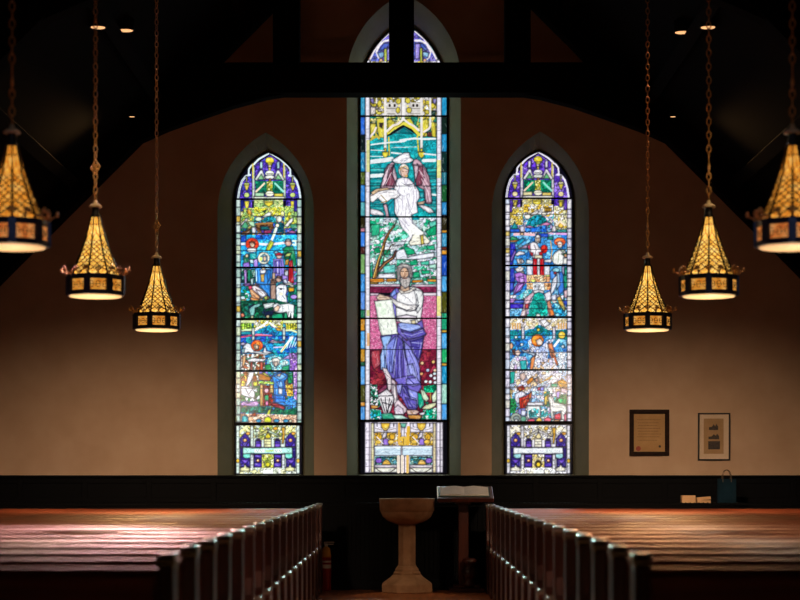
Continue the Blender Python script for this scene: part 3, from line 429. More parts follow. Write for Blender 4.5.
    for x in (78, 680): R(w, x-15, 55, x+15, 535); [L('#4a5a50', .4, f'{x-15},{y} {x+15},{y}', .6) for y in (110, 165, 220, 290, 340, 460)]; E('#d8b03a', x, 408, 17, 22, n=8)

def paint_right():
    g = Glass(503, 148, 575, 476, 11); P, R, E, L, V, T = g.P, g.R, g.E, g.L, g.V, g.T
    T(0, 0, 1); R('#0a0a12', 503, 148, 575, 476, lead=0)
    side_arch(g, 268.3, -1, PURR, False)
    T(0, 0, 1); V(['#8ac0e0', '#d8d4e8', '#5a9ad8', '#c0a8dc', '#e0d8d0', '#4ab0b0'], '509,210 568,210 568,422 509,422', 2.8)
    T(500, 195, 10)
    V(['#e0d4a0', '#d8b848', '#ece4d8', '#c9b04a', '#e6dcb8'], '90,120 230,120 230,300 90,300', 2.6, .4); V(['#e0d4a0', '#d8b848', '#ece4d8', '#e6dcb8', '#c9d0a0'], '540,110 680,110 680,350 540,350', 2.6, .4); V(['#ece6e8', '#e0d2b0', '#d8b03a', '#f0ece8'], '235,95 530,95 530,215 235,215', 3.0, .4)
    for x in (460, 485, 505): P('#e0a82a', [(x-12, 130), (x+10, 130), (x+10, 165), (x-12, 165)])
    R('#5a3ab8', 90, 50, 120, 170); R('#5a34b0', 640, 50, 675, 150); P('#d8c03a', '130,100 150,65 170,70 160,110'); P('#e0c838', '590,70 625,65 620,120 595,120'); L('#6a4a1a', .6, '320,150 345,180'); L('#6a4a1a', .6, '270,120 290,160'); P('#efe9e4', '300,195 370,150 390,165 370,190 320,205'); E('#ece4d0', 440, 190, 28, 18); E('#ece8dc', 275, 215, 30, 26)
    V(['#18a0a4', '#1f90b0', '#128088', '#20b0a8'], '250,320 290,240 340,205 400,195 460,230 480,290 360,300 350,320', 4.2, .6, .75); V(['#2a70d8', '#3a88e0', '#2060c8'], '250,330 350,320 470,300 470,370 250,375', 4.5, .6, .7)
    P('#e080b8', '395,298 470,270 510,290 480,305'); P('#d890c8', '255,310 300,305 345,325 280,325'); P('#168a90', '110,340 145,270 185,335'); R('#2a60d0', 95, 340, 195, 378); P('#d8d4e6', '200,315 240,310 245,370 205,370'); P('#e6dfe0', '525,310 555,310 558,365 520,365'); E('#e0a830', 608, 300, 28, 30); E('#f0cc60', 608, 305, 12, 14, lead=0); L('#e8d8c0', 2.2, '565,300 600,262 645,300'); R('#1f8a80', 570, 345, 670, 375)
    L('#e8b8c0', 2.6, '145,395 220,390 340,398'); E('#e8b47a', 220, 390, 18, 14); L('#e0b0d0', 1.8, '480,385 530,388'); L('#d8a0dc', 2.0, '570,388 675,390')
    V(['#3a90d8', '#5ab0e8', '#2a78d0', '#7cc4ec', '#48a4e0'], '95,380 690,400 690,1000 95,1000', 4.5, .45, .5, .8); L('#e8b8c0', 2.6, '145,395 220,390 340,398'); L('#d8a0dc', 2.0, '570,388 675,390'); E('#e8b47a', 220, 390, 18, 14)
    P('#2a9a60', '95,440 120,410 170,430 190,450 100,455'); P('#e08a3a', '95,455 190,452 170,470 95,470'); P('#1f9ac0', '160,470 230,430 250,450 180,510'); P('#128a70', '470,420 530,415 530,450 480,440'); P('#2a50d0', '365,385 480,385 480,420 370,420'); P('#e0e6ee', '350,420 375,392 405,405 405,470 350,480')
    T(500, 235, 10)
    P('#2a2ab0', '90,90 150,80 160,160 125,300 90,300'); P('#9a70d8', '105,240 150,150 160,170 115,270')
    P('#e8e2ea', '180,135 280,85 290,130 200,140'); P('#d8b0dc', '200,132 270,100 275,125'); P('#e6e0e6', '150,200 190,160 240,170 250,190 170,210')
    # small robed figure with red legs of the throne
    P('#ece6ea', '285,90 330,70 370,80 390,130 440,150 420,230 330,230 300,190 280,140'); P('#e0527a', '275,110 300,95 305,150 285,140'); E('#eae2dc', 378, 40, 26, 44); P('#d8b898', '365,30 392,30 390,70 370,70'); E('#d81c14', 442, 140, 34, 42); E('#e8402a', 435, 130, 14, 16, lead=0); P('#c81c20', '390,175 430,160 420,210 395,200'); P('#d82a34', '300,165 330,180 330,210 310,205'); L('#6a4a54', .5, '340,100 360,150 350,210'); P('#e6dcb8', '345,200 425,205 420,240 350,240')
    R('#d8dcec', 268, 310, 330, 400); R('#d8dce4', 438, 310, 498, 400)
    P('#d0141c', '330,235 370,240 372,420 330,420'); P('#d0141c', '398,240 438,235 442,415 402,420'); R('#e8e4e6', 372, 235, 398, 415); L('#7a0810', .5, '350,245 350,410'); L('#7a0810', .5, '420,245 422,410')
    # attendants
    E('#e4572a', 598, 68, 58, 42); P('#e8d6cc', '570,75 600,60 625,80 618,125 585,128'); P('#f08a4a', '545,60 590,35 640,45 620,55 570,60', lead=0); L('#9a4a20', .6, '585,95 610,95'); P('#e6e6e0', '510,240 545,180 600,140 650,150 660,200 640,290 600,300 540,290'); L('#7a8a6a', .6, '540,200 530,270'); L('#7a8a6a', .6, '590,180 580,280'); P('#c8dcb8', '600,150 650,150 630,175'); P('#3a8a4a', '615,190 680,170 680,220 640,210'); P('#d89a6a', '640,190 670,190 668,225 645,220'); P('#e0ded6', '635,230 680,230 680,290 630,290'); L('#c8a06a', 1.0, '505,60 520,160 505,260'); P('#e8e4e8', '445,250 520,240 510,275 440,270'); P('#dfe6e8', '270,245 330,255 325,290 262,285')
    P('#eae6e8', '165,240 220,235 240,270 215,290 180,285'); P('#d8b8a0', '195,245 215,240 215,275 200,275'); P('#e6e2e0', '150,340 200,310 240,330 215,370 170,370'); P('#c8b89a', '195,375 235,360 240,390 205,400')
    P('#b070d0', '140,390 200,370 262,400 275,470 240,500 200,560 130,600 150,520 180,470 150,440'); P('#d0a0e8', '190,420 235,410 240,470 200,480'); P('#c890e0', '180,500 240,480 215,545 150,590'); L('#4a1a6a', .7, '160,420 250,440'); L('#4a1a6a', .7, '190,480 240,490 160,580'); P('#2a3ab0', '95,340 140,330 150,430 130,560 95,590'); P('#3a50c8', '95,480 130,470 140,540 95,560')
    V(['#dcb080', '#e8d4b0', '#c8d06a', '#e0c094', '#d89a6a'], '268,400 500,400 500,470 268,470', 3.0, .4); V(['#e0a470', '#e8c8a0', '#d8905a'], '265,480 330,480 330,550 270,550', 2.6, .4); V(['#e0a470', '#e8c8a0', '#d8905a'], '440,480 510,480 505,550 445,550', 2.6, .4); V(['#e4e6ea', '#d4d8e2', '#eceaea'], '330,475 440,475 440,560 330,560', 3.2, .4)
    P('#4a8ee0', '500,370 540,330 560,400 540,450 505,440'); P('#3a7ad8', '580,380 630,360 640,560 590,600 575,500'); P('#a8d0f0', '560,380 590,380 600,500 570,540'); E('#8ad0e0', 560, 350, 36, 22); E('#d8383a', 552, 380, 14, 12); P('#e0e2ec', '530,440 570,400 575,460 550,540 520,590 505,600 510,540'); P('#128a6a', '630,330 680,320 680,530 640,530'); P('#1fa080', '645,345 672,340 672,400 648,400'); P('#c8b8e8', '620,320 640,310 640,400 625,380'); P('#e0c0c8', '640,550 680,545 680,600 640,600')
    T(500, 265, 10)
    V(['#5ac0c8', '#8ad8dc', '#b8e0e4', '#3aa8b8'], '160,330 260,250 320,240 330,290 250,340', 3.0, .45); P('#e0b8c4', '240,340 330,270 350,280 310,340 280,420 260,510 200,510 225,440'); P('#c83a3a', '252,390 285,388 282,435 250,435'); P('#e8d0d0', '210,470 260,440 250,510 205,510')
    V(['#18a898', '#1fb8a4', '#12948a', '#2ac0b0'], '350,285 390,275 430,290 465,390 480,510 280,510 305,390', 4.8, .5, .55); P('#0c7a74', '385,380 415,385 420,435 390,430'); L('#0f6a64', .6, '320,395 470,398'); L('#0f6a64', .6, '300,440 470,442'); E('#eef0e6', 382, 505, 22, 18)
    P('#e6e0e2', '330,260 390,245 440,265 435,285 390,270 345,285'); P('#e4dce4', '440,290 500,260 520,330 490,380 470,370'); P('#e09070', '470,370 500,350 520,440 540,510 490,510 480,430'); P('#e8803a', '495,440 530,450 545,500 505,510'); 
    V(['#2aa0d0', '#4ab8d8', '#8ad0e0', '#1f80b8'], '510,370 570,390 660,440 680,510 560,510 530,440', 3.0, .5); P('#e0b84a', '570,330 600,310 640,400 660,440 640,460 600,410'); P('#cfd86a', '600,400 650,430 640,460'); P('#2a4ac0', '630,350 685,360 685,410 650,400'); P('#e2b8c0', '640,260 685,240 685,320 645,330'); P('#d8dcf0', '510,310 560,290 560,350 520,350')
    P('#3a5ad0', '95,350 240,350 240,380 95,385'); P('#3a2ac0', '100,390 235,390 230,430 100,435'); V(['#5ab0e8', '#7ac0f0', '#4a98e0'], '95,440 225,440 200,512 95,512', 4, .45); P('#c888d8', '95,330 160,340 130,380 95,375')
    # ---- lower medallion
    T(500, 315, 10)
    V(['#3a90d8', '#5ab0e4', '#2a70c8', '#1f88b8', '#7cc4ec'], '95,140 690,140 690,560 95,560', 4.0, .45, .55)
    V(['#ebe2d6', '#e4d2b8', '#ecdfe4', '#e0c890'], '95,35 690,35 690,140 560,150 480,150 440,110 385,95 330,130 262,150 95,150', 3.0, .35, .5)
    for x in (125, 150, 175, 198, 585, 610, 635, 660): L('#d8a868', 1.4, f'{x},85 {x},135'); L('#8a6a48', .4, f'{x+9},80 {x+9},140')
    P('#e8e4ea', '390,60 450,40 500,90 450,120 420,110'); L('#7a6a58', .6, '400,60 440,110'); L('#7a6a58', .6, '480,50 440,90'); P('#e0b84a', '225,40 245,40 240,75 225,70')
    V(['#147a7a', '#1a90a0', '#127068', '#1a88b8'], '250,160 330,140 385,100 440,130 520,165 520,205 250,210', 3.6, .5); V(['#1a9098', '#2a80c0', '#1f9cb0', '#2a60c0'], '95,170 140,145 210,150 215,190 200,280 95,260', 3.6, .5); V(['#2a80c8', '#1f60b8', '#3a98d8'], '120,250 280,240 280,330 180,340', 3.6, .5)
    V(['#0f8a80', '#1a7a90', '#1fa0a8'], '560,150 690,150 690,250 560,240', 3.6, .5); E('#ecc43a', 618, 200, 36, 36); E('#f6dc7a', 610, 192, 14, 12, lead=0); E('#f0d84a', 383, 148, 16, 15, n=8)
    for x, y in ((160, 222), (218, 295), (628, 315), (605, 400)): E('#e8f0f2', x, y, 15, 15, n=8)
    for x in (230, 540): R('#e4dce8', x-13, 120, x+13, 240); L('#4a4a5a', .5, f'{x-13},190 {x+13},190')
    E('#ec7a1c', 375, 255, 62, 62); E('#f4a83a', 345, 245, 20, 32, lead=0); P('#f0d8c8', '360,255 400,235 430,270 420,300 375,300'); L('#9a4a10', .6, '330,290 370,310')
    V(['#e6e4f0', '#c8cdec', '#f0ecf0', '#a8b8e8'], '280,260 310,240 320,300 400,330 480,250 540,240 520,290 490,330 470,470 430,540 360,540 350,440 300,350', 3.2, .45); P('#e88a5a', '480,290 520,280 545,370 590,500 555,510 500,400'); P('#f0a87a', '500,340 530,360 520,385'); P('#e0703a', '520,400 555,420 580,500 545,480'); P('#e88a4a', '310,440 350,400 345,480 320,560 300,550'); L('#e8e8f0', 2.4, '545,310 590,250'); 
    P('#cfe0f0', '210,340 350,390 345,410 230,365'); P('#dfc0d0', '250,355 300,340 290,370'); E('#d8a07a', 110, 310, 20, 32); P('#6a3a2a', '120,350 150,340 150,400 130,400'); P('#e4c4b4', '145,365 185,345 210,380 185,410 160,405'); V(['#e6e4ee', '#d4b8e0', '#c8d0e8', '#eae6ea'], '100,470 150,410 260,420 280,480 260,560 95,560', 3.0, .45); P('#2ab0b0', '195,460 262,450 270,540 215,560'); V(['#d4e0ee', '#e4e4f0', '#8ac0e0', '#c0cfe8', '#f0dcd0'], '540,370 690,370 690,560 480,560 590,510', 3.0, .4); V(['#e8e2ee', '#d4cfe8', '#f0e6e6', '#e0b890', '#b8c8e8'], '350,450 540,430 580,560 330,560', 3.0, .4)
    T(500, 368, 10)
    V(['#e6e0ec', '#d0cce8', '#f0e6e2', '#e8c8a0', '#b8cce8', '#c8e0d8', '#ece8f0'], '95,30 690,30 690,250 95,250', 3.2, .45, .55); P('#1fa898', '100,40 150,35 140,150 100,160'); P('#e0c0b0', '200,60 240,45 262,90 230,130 200,100'); P('#e08a2a', '262,140 300,100 330,90 335,120 280,170'); L('#c89a4a', 1.2, '400,150 460,120 520,80'); L('#8a6a4a', .7, '420,140 500,110')
    P('#c8281c', '170,190 230,175 250,210 200,235 175,215'); P('#e87a2a', '180,205 220,200 210,235'); P('#e4a42a', '570,140 620,110 680,150 680,195 600,195'); P('#c88a28', '600,150 660,165 640,190'); P('#b83a1c', '600,200 680,200 680,225 610,225'); P('#1fa07a', '510,160 570,150 580,190 510,190'); P('#e8dcd0', '345,110 380,90 400,140 370,160'); P('#e0b098', '350,110 375,100 385,135 360,140'); P('#8a8ae0', '400,190 440,180 440,225 405,230'); P('#e04a6a', '380,195 405,190 400,220 375,225')
    P('#e2e0ee', '150,260 220,230 262,260 215,300 180,360 150,320'); P('#c8281c', '190,300 260,280 310,240 290,330 250,400 200,410'); P('#e04a24', '225,330 280,300 240,380'); L('#5a0a08', .7, '220,300 210,400'); P('#d86a2a', '290,260 318,240 312,300 290,310'); V(['#128a50', '#1fa05a', '#0f7040', '#17904a'], '90,300 150,310 170,380 150,450 95,450', 3.0, .5); L('#c8a03a', 1, '100,240 115,300'); P('#c8b070', '95,215 120,210 125,260 100,260')
    V(['#e4e2f0', '#c4c8ec', '#8ab8e0', '#d8c8e8', '#b8d8e8'], '320,230 440,230 440,350 320,340', 2.6, .4); V(['#0f8a70', '#1aa080', '#e8c040', '#127060'], '440,240 500,230 500,390 440,380', 2.8, .5); P('#e8c440', '445,290 475,270 465,370 445,365'); V(['#0f9a5a', '#0c7a4a', '#17a868', '#086048'], '550,320 600,270 680,255 680,350 640,370 560,360', 3.4, .55); P('#b8a0e8', '560,240 600,230 590,300 570,300'); P('#d8c0d0', '610,200 680,215 680,250 610,240')
    P('#8a8ad8', '180,410 250,400 262,470 190,470'); P('#d8dcf4', '215,420 262,430 250,480 210,470')
    R('#ece8ee', 275, 345, 430, 375); R('#e4e8e6', 272, 380, 400, 500); V(['#2ab0b8', '#5ac8cc', '#1a9aa0', '#e0eaea'], '285,430 340,400 390,410 390,490 290,495', 2.4, .45); V(['#2ab0b8', '#1a9aa0', '#d8e8e8', '#128a88'], '400,420 470,400 490,480 410,495', 2.4, .5); 
    P('#e8e8e2', '480,290 520,280 545,340 650,370 668,400 660,500 650,530 620,520 612,430 560,440 530,440 535,510 515,510 505,420 500,360'); L('#8a8a94', .5, '540,390 640,400'); L('#8a8a94', .5, '520,310 530,400'); E('#8a7a70', 512, 300, 8, 7, lead=0)
    P('#d03048', '545,465 605,450 610,520 545,510'); P('#e0708a', '640,470 665,440 665,530 645,530'); P('#e0506a', '275,520 320,505 350,515 345,538 275,538'); P('#e86a80', '440,510 480,490 515,510 505,538 440,538'); P('#e8b838', '360,520 390,490 420,515 415,540 360,540'); P('#d8a06a', '540,520 600,520 590,540 545,540'); E('#eeeaea', 620, 530, 20, 14)
    E('#a8b4a4', 160, 500, 52, 48); E('#8a9a98', 165, 505, 30, 28); E('#e8e8e4', 162, 525, 16, 14); E('#5a9a80', 235, 510, 28, 28); R('#e0b840', 62, 470, 98, 540); R('#e0c040', 680, 470, 712, 540)
    side_base(g, 270.6, 0, False)
    T(0, 0, 1); side_border(g, 505.6, 571.4, ['#dcd4e4', '#e4dee8', '#cfcadc', '#e8e2e4', '#d8d4c8', '#c8d0e0'], 199, 422, 9)
    for y in (231, 248): R('#dcc06a', 505.8, y, 509.6, y+5)
    for y, k in ((214.5, .8), (232, .8), (249.5, .85), (282.5, .8), (300.5, .7), (308.5, .5), (335.5, .8), (352.5, .8), (387.2, .7), (406, .4)): L('#0c0c12', .7, f'505,{y} 572,{y}', k)
    return g.done()
# ---------------------------------------------------------------- scene
import bpy, bmesh, math, random
from mathutils import Vector, Matrix
random.seed(4)
sc = bpy.context.scene
COL = sc.collection
F = 1889.0; CX, CY = 404.0, 476.0; EYE = 1.37          # lens in pixels, vanishing point of the aisle, eye height
PI = math.pi
def at(px, py, Y): return ((px - CX) * Y / F, Y, EYE + (CY - py) * Y / F)
def lin(c):
    c = c.lstrip('#'); v = [int(c[i:i+2], 16) / 255 for i in (0, 2, 4)]
    return [x / 12.92 if x <= .04045 else ((x + .055) / 1.055) ** 2.4 for x in v]

# ---- materials
def new_mat(name):
    m = bpy.data.materials.new(name); m.use_nodes = True; nt = m.node_tree; nt.nodes.clear()
    o = nt.nodes.new('ShaderNodeOutputMaterial'); return m, nt, o
def mat(name, c1, c2=None, rough=.5, metal=0., scale=(6, 6, 6), bump=0., spec=.5, detail=4., coords='Object', emit=None, estr=0.):
    m, nt, o = new_mat(name); N, L = nt.nodes, nt.links
    b = N.new('ShaderNodeBsdfPrincipled'); L.new(b.outputs[0], o.inputs[0])
    b.inputs['Roughness'].default_value = rough; b.inputs['Metallic'].default_value = metal; b.inputs['Specular IOR Level'].default_value = spec
    tc = N.new('ShaderNodeTexCoord'); mp = N.new('ShaderNodeMapping'); mp.inputs['Scale'].default_value = scale
    L.new(tc.outputs[coords], mp.inputs[0]); nz = N.new('ShaderNodeTexNoise'); nz.inputs['Scale'].default_value = 1.; nz.inputs['Detail'].default_value = detail
    L.new(mp.outputs[0], nz.inputs['Vector'])
    r = N.new('ShaderNodeValToRGB'); r.color_ramp.elements[0].position = .3; r.color_ramp.elements[1].position = .7
    r.color_ramp.elements[0].color = (*lin(c1), 1); r.color_ramp.elements[1].color = (*lin(c2 or c1), 1)
    L.new(nz.outputs[0], r.inputs[0]); L.new(r.outputs[0], b.inputs['Base Color'])
    if bump:
        bp = N.new('ShaderNodeBump'); bp.inputs['Strength'].default_value = bump; bp.inputs['Distance'].default_value = .01
        L.new(nz.outputs[0], bp.inputs['Height']); L.new(bp.outputs[0], b.inputs['Normal'])
    if emit:
        L.new(r.outputs[0], b.inputs['Emission Color']); b.inputs['Emission Strength'].default_value = estr
    return m
M = {}
M['plaster'] = mat('warm_plaster', '#c2a78c', '#b89c80', .9, scale=(3, 3, 3), bump=.08, spec=.1)
M['reveal'] = mat('reveal_plaster', '#85846e', '#7a7a64', .85, scale=(4, 4, 4), bump=.06, spec=.15)  # dimmer copy for the side reveals, their shade put into the colour
M['reveal_mid'] = mat('daylit_reveal_plaster', '#adb89e', '#a0aa90', .85, scale=(4, 4, 4), bump=.06, spec=.15)  # greenish window light put into the plaster colour of the middle reveal
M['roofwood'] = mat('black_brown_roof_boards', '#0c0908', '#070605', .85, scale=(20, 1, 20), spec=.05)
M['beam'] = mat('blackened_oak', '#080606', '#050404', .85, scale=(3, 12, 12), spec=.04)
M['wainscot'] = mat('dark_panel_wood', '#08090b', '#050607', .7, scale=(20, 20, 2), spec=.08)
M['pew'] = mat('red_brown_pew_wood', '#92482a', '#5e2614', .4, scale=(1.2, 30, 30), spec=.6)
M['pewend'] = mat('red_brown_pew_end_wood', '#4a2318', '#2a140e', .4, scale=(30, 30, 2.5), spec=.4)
M['finial'] = mat('varnished_finial_glint', '#7a7468', '#5e584e', .3, spec=.9)  # pale grey puts the window highlights into the finial colour
M['floor'] = mat('amber_floor_boards', '#b87444', '#824a28', .35, scale=(18, 1.2, 1), spec=.4)
M['iron'] = mat('black_iron', '#0a0a0c', '#060607', .6, metal=.2, spec=.2)
M['bronze'] = mat('dark_bronze', '#3a2c22', '#20160f', .42, metal=.85, scale=(40, 40, 40), bump=.2)
M['daylit_bronze'] = mat('bronze_daylight_blue', '#30364e', '#20243a', .42, metal=.3, scale=(40, 40, 40), bump=.2)  # blue of cool daylight put into the bronze colour
M['gold'] = mat('gilt_metal', '#e0b070', '#b08040', .35, metal=.25, scale=(30, 30, 30))
M['capmetal'] = mat('lantern_lit_cap', '#f4dcb4', '#e8cc9c', .4)  # pale tone puts the lantern light on the cap into its colour
M['stone'] = mat('tan_limestone', '#b08a66', '#8a6848', .7, scale=(7, 7, 7), bump=.25, spec=.25)
M['lectern'] = mat('mahogany', '#4a2014', '#2c120b', .35, scale=(14, 14, 2), spec=.5)
M['paper'] = mat('book_paper', '#e6e2d8', '#d8d4c8', .8, spec=.1)
M['cover'] = mat('teal_book_cover', '#4a6a64', '#3c5a54', .6)
M['red'] = mat('red_enamel', '#a01814', '#8a120f', .3)
M['yellow'] = mat('yellow_label', '#e0a020', '#d09018', .5)
M['black'] = mat('black_rubber', '#0c0c0c', '#141414', .5)
M['white'] = mat('white_enamel', '#d8d4c8', '#c8c4b8', .4)
M['frame1'] = mat('dark_walnut_frame', '#2a170e', '#1a0d07', .6, scale=(20, 20, 20), spec=.1)
M['frame2'] = mat('thin_black_frame', '#1c1410', '#140e0a', .4)
M['parch'] = mat('tan_parchment', '#c4a070', '#b89262', .8, scale=(8, 8, 8), spec=.1)
M['ink'] = mat('brown_ink', '#7a5a3c', '#6a4c30', .8)
M['seal'] = mat('red_wax_seal', '#a8301c', '#8a2414', .5)
M['mat'] = mat('ivory_mat_board', '#e0cdb4', '#d8c4a8', .85, spec=.1)
M['mount'] = mat('beige_mount', '#b89870', '#a88a62', .85, spec=.1)
M['photo'] = mat('dark_photo_print', '#34302a', '#141412', .5, scale=(30, 30, 60))
M['bag'] = mat('slate_blue_paper_bag', '#142a36', '#10222c', .85, scale=(8, 8, 8), spec=.05)
M['rope'] = mat('twine', '#5a4a34', '#4a3a28', .8)
M['card'] = mat('tan_card', '#d8ae80', '#c8a074', .8, scale=(10, 10, 10), spec=.1)
M['diffuser'] = mat('lit_lamp_diffuser', '#ffd898', '#f4c47c', .6, emit=True, estr=.82)
M['lens'] = mat('lit_spot_lens', '#ffc48a', '#ffb878', .5, emit=True, estr=1.2)

def amber(name, a, b, c, strength):
    m, nt, o = new_mat(name); N, L = nt.nodes, nt.links
    tc = N.new('ShaderNodeTexCoord'); nz = N.new('ShaderNodeTexNoise'); nz.inputs['Scale'].default_value = 22; nz.inputs['Detail'].default_value = 3
    L.new(tc.outputs['Object'], nz.inputs['Vector'])
    r = N.new('ShaderNodeValToRGB'); e = r.color_ramp.elements; e[0].position, e[1].position = .25, .75; e[0].color = (*lin(a), 1); e[1].color = (*lin(c), 1)
    k = e.new(.5); k.color = (*lin(b), 1)
    L.new(nz.outputs[0], r.inputs[0])
    b_ = N.new('ShaderNodeBsdfPrincipled'); b_.inputs['Roughness'].default_value = .25
    L.new(r.outputs[0], b_.inputs['Base Color']); L.new(r.outputs[0], b_.inputs['Emission Color']); b_.inputs['Emission Strength'].default_value = strength
    L.new(b_.outputs[0], o.inputs[0]); return m
M['amber'] = amber('lit_amber_glass', '#ee9a30', '#f8b850', '#ffd880', 1.45)
M['amberband'] = amber('lit_amber_panel_glass', '#c06a1c', '#e09436', '#f4b866', .85)

M['amber_deep'] = amber('lit_deep_amber_glass', '#c86a1c', '#f09a34', '#ffc468', 1.1)
M['band_deep'] = amber('lit_orange_panel_glass', '#b85424', '#d8803c', '#e8a868', .75)
M['diffuser_dim'] = mat('dim_lamp_diffuser', '#eac088', '#d8a870', .6, emit=True, estr=.72)
# stained glass: coloured by its own piece colours, seen against the bright overcast sky outside
m, nt, o = new_mat('stained_glass_pieces'); N, L = nt.nodes, nt.links
ca = N.new('ShaderNodeVertexColor'); ca.layer_name = 'piece_colour'
tr = N.new('ShaderNodeBsdfTransparent'); gl = N.new('ShaderNodeBsdfGlossy'); gl.inputs['Roughness'].default_value = .2; gl.inputs['Color'].default_value = (.5, .5, .5, 1)
mx = N.new('ShaderNodeMixShader'); mx.inputs[0].default_value = .03
L.new(ca.outputs[0], tr.inputs[0]); L.new(tr.outputs[0], mx.inputs[1]); L.new(gl.outputs[0], mx.inputs[2]); L.new(mx.outputs[0], o.inputs[0]); M['stained'] = m
m, nt, o = new_mat('picture_glass'); N, L = nt.nodes, nt.links
tr = N.new('ShaderNodeBsdfTransparent'); gl = N.new('ShaderNodeBsdfGlossy'); gl.inputs['Roughness'].default_value = .05; mx = N.new('ShaderNodeMixShader'); mx.inputs[0].default_value = .06
L.new(tr.outputs[0], mx.inputs[1]); L.new(gl.outputs[0], mx.inputs[2]); L.new(mx.outputs[0], o.inputs[0]); M['glass'] = m

# ---- mesh helpers
def box(bm, x0, y0, z0, x1, y1, z1, mtx=None):
    vs = [bm.verts.new(Vector(p) if mtx is None else mtx @ Vector(p)) for p in ((x0, y0, z0), (x1, y0, z0), (x1, y1, z0), (x0, y1, z0), (x0, y0, z1), (x1, y0, z1), (x1, y1, z1), (x0, y1, z1))]
    for f in ((3, 2, 1, 0), (4, 5, 6, 7), (0, 1, 5, 4), (1, 2, 6, 5), (2, 3, 7, 6), (3, 0, 4, 7)): bm.faces.new([vs[i] for i in f])
def prism(bm, poly, a0, a1, axis):
    # polygon pulled along an axis: 'x' takes (y,z), 'y' takes (x,z), 'z' takes (x,y)
    def p(u, v, a): return (a, u, v) if axis == 'x' else (u, a, v) if axis == 'y' else (u, v, a)
    A = [bm.verts.new(p(u, v, a0)) for u, v in poly]; B = [bm.verts.new(p(u, v, a1)) for u, v in poly]; n = len(poly)
    bm.faces.new(A); bm.faces.new(B[::-1])
    for i in range(n): bm.faces.new((A[i], B[i], B[(i+1) % n], A[(i+1) % n]))
def lathe(bm, prof, n, c=(0, 0, 0), rot=0., cap=True):
    rings = []
    for r, z in prof: rings.append([bm.verts.new((c[0] + r*math.cos(rot + 2*PI*i/n), c[1] + r*math.sin(rot + 2*PI*i/n), c[2] + z)) for i in range(n)])
    for a, b in zip(rings, rings[1:]):
        for i in range(n): bm.faces.new((a[i], a[(i+1) % n], b[(i+1) % n], b[i]))
    if cap: bm.faces.new(rings[0][::-1]); bm.faces.new(rings[-1])
def tube(bm, pts, r, n=6, closed=False):
    pts = [Vector(p) for p in pts]; rings = []; k = len(pts)
    for i, p in enumerate(pts):
        a = pts[(i-1) % k] if closed or i else p; b = pts[(i+1) % k] if closed or i < k-1 else p
        d = (b - a).normalized(); u = d.cross(Vector((0, 0, 1)) if abs(d.z) < .9 else Vector((1, 0, 0))).normalized(); v = d.cross(u)
        rr = r[i] if isinstance(r, (list, tuple)) else r
        rings.append([bm.verts.new(p + u*rr*math.cos(2*PI*j/n) + v*rr*math.sin(2*PI*j/n)) for j in range(n)])
    for i in range(k if closed else k-1):
        a, b = rings[i], rings[(i+1) % k]
        for j in range(n): bm.faces.new((a[j], a[(j+1) % n], b[(j+1) % n], b[j]))
    if not closed: bm.faces.new(rings[0][::-1]); bm.faces.new(rings[-1])
def ball(bm, c, r, n=8): bmesh.ops.create_uvsphere(bm, u_segments=n, v_segments=max(4, n//2+1), radius=r, matrix=Matrix.Translation(c))
def obj(name, bm, m, parent=None, smooth=False, bevel=0., loc=None):
    bmesh.ops.recalc_face_normals(bm, faces=bm.faces)
    me = bpy.data.meshes.new(name); bm.to_mesh(me); bm.free(); me.materials.append(M[m] if isinstance(m, str) else m)
    o = bpy.data.objects.new(name, me); COL.objects.link(o)
    if smooth:
        for p in me.polygons: p.use_smooth = True
    if parent: o.parent = parent
    if loc: o.location = loc
    if bevel:
        b = o.modifiers.new('edge_rounding', 'BEVEL'); b.width = bevel; b.segments = 2; b.limit_method = 'ANGLE'
    return o
def tag(o, label, cat, group=None):
    o['label'] = label; o['category'] = cat
    if group: o['group'] = group
    return o
def empty(name, loc=(0, 0, 0), rz=0.):
    o = bpy.data.objects.new(name, None); o.empty_display_size = .1; COL.objects.link(o); o.location = loc; o.rotation_euler.z = rz; return o
def structure(o, label=None):
    o['kind'] = 'structure'
    if label: o['label'] = label
    return o
def dup(root, loc, rz=0., scale=None):
    r = root.copy(); COL.objects.link(r); r.location = loc; r.rotation_euler = (0, 0, rz)
    if scale: r.scale = scale
    for ch in list(root.children):
        c = ch.copy(); COL.objects.link(c); c.parent = r
        for g in ch.children:
            d = g.copy(); COL.objects.link(d); d.parent = c
    return r
NB = bmesh.new
def area(name, loc, target, sx, sy, energy, color):
    ld = bpy.data.lights.new(name, 'AREA'); ld.shape = 'RECTANGLE'; ld.size, ld.size_y = sx, sy; ld.energy = energy; ld.color = color
    lo = bpy.data.objects.new(name, ld); COL.objects.link(lo); lo.location = loc; d = Vector(target) - Vector(loc); lo.rotation_euler = d.to_track_quat('-Z', 'Y').to_euler(); return lo
def spot(name, loc, target, energy, color, size, blend=.6, r=.08):
    ld = bpy.data.lights.new(name, 'SPOT'); ld.energy = energy; ld.color = color; ld.spot_size = math.radians(size); ld.spot_blend = blend; ld.shadow_soft_size = r
    lo = bpy.data.objects.new(name, ld); COL.objects.link(lo); lo.location = loc; d = Vector(target) - Vector(loc); lo.rotation_euler = d.to_track_quat('-Z', 'Y').to_euler(); return lo

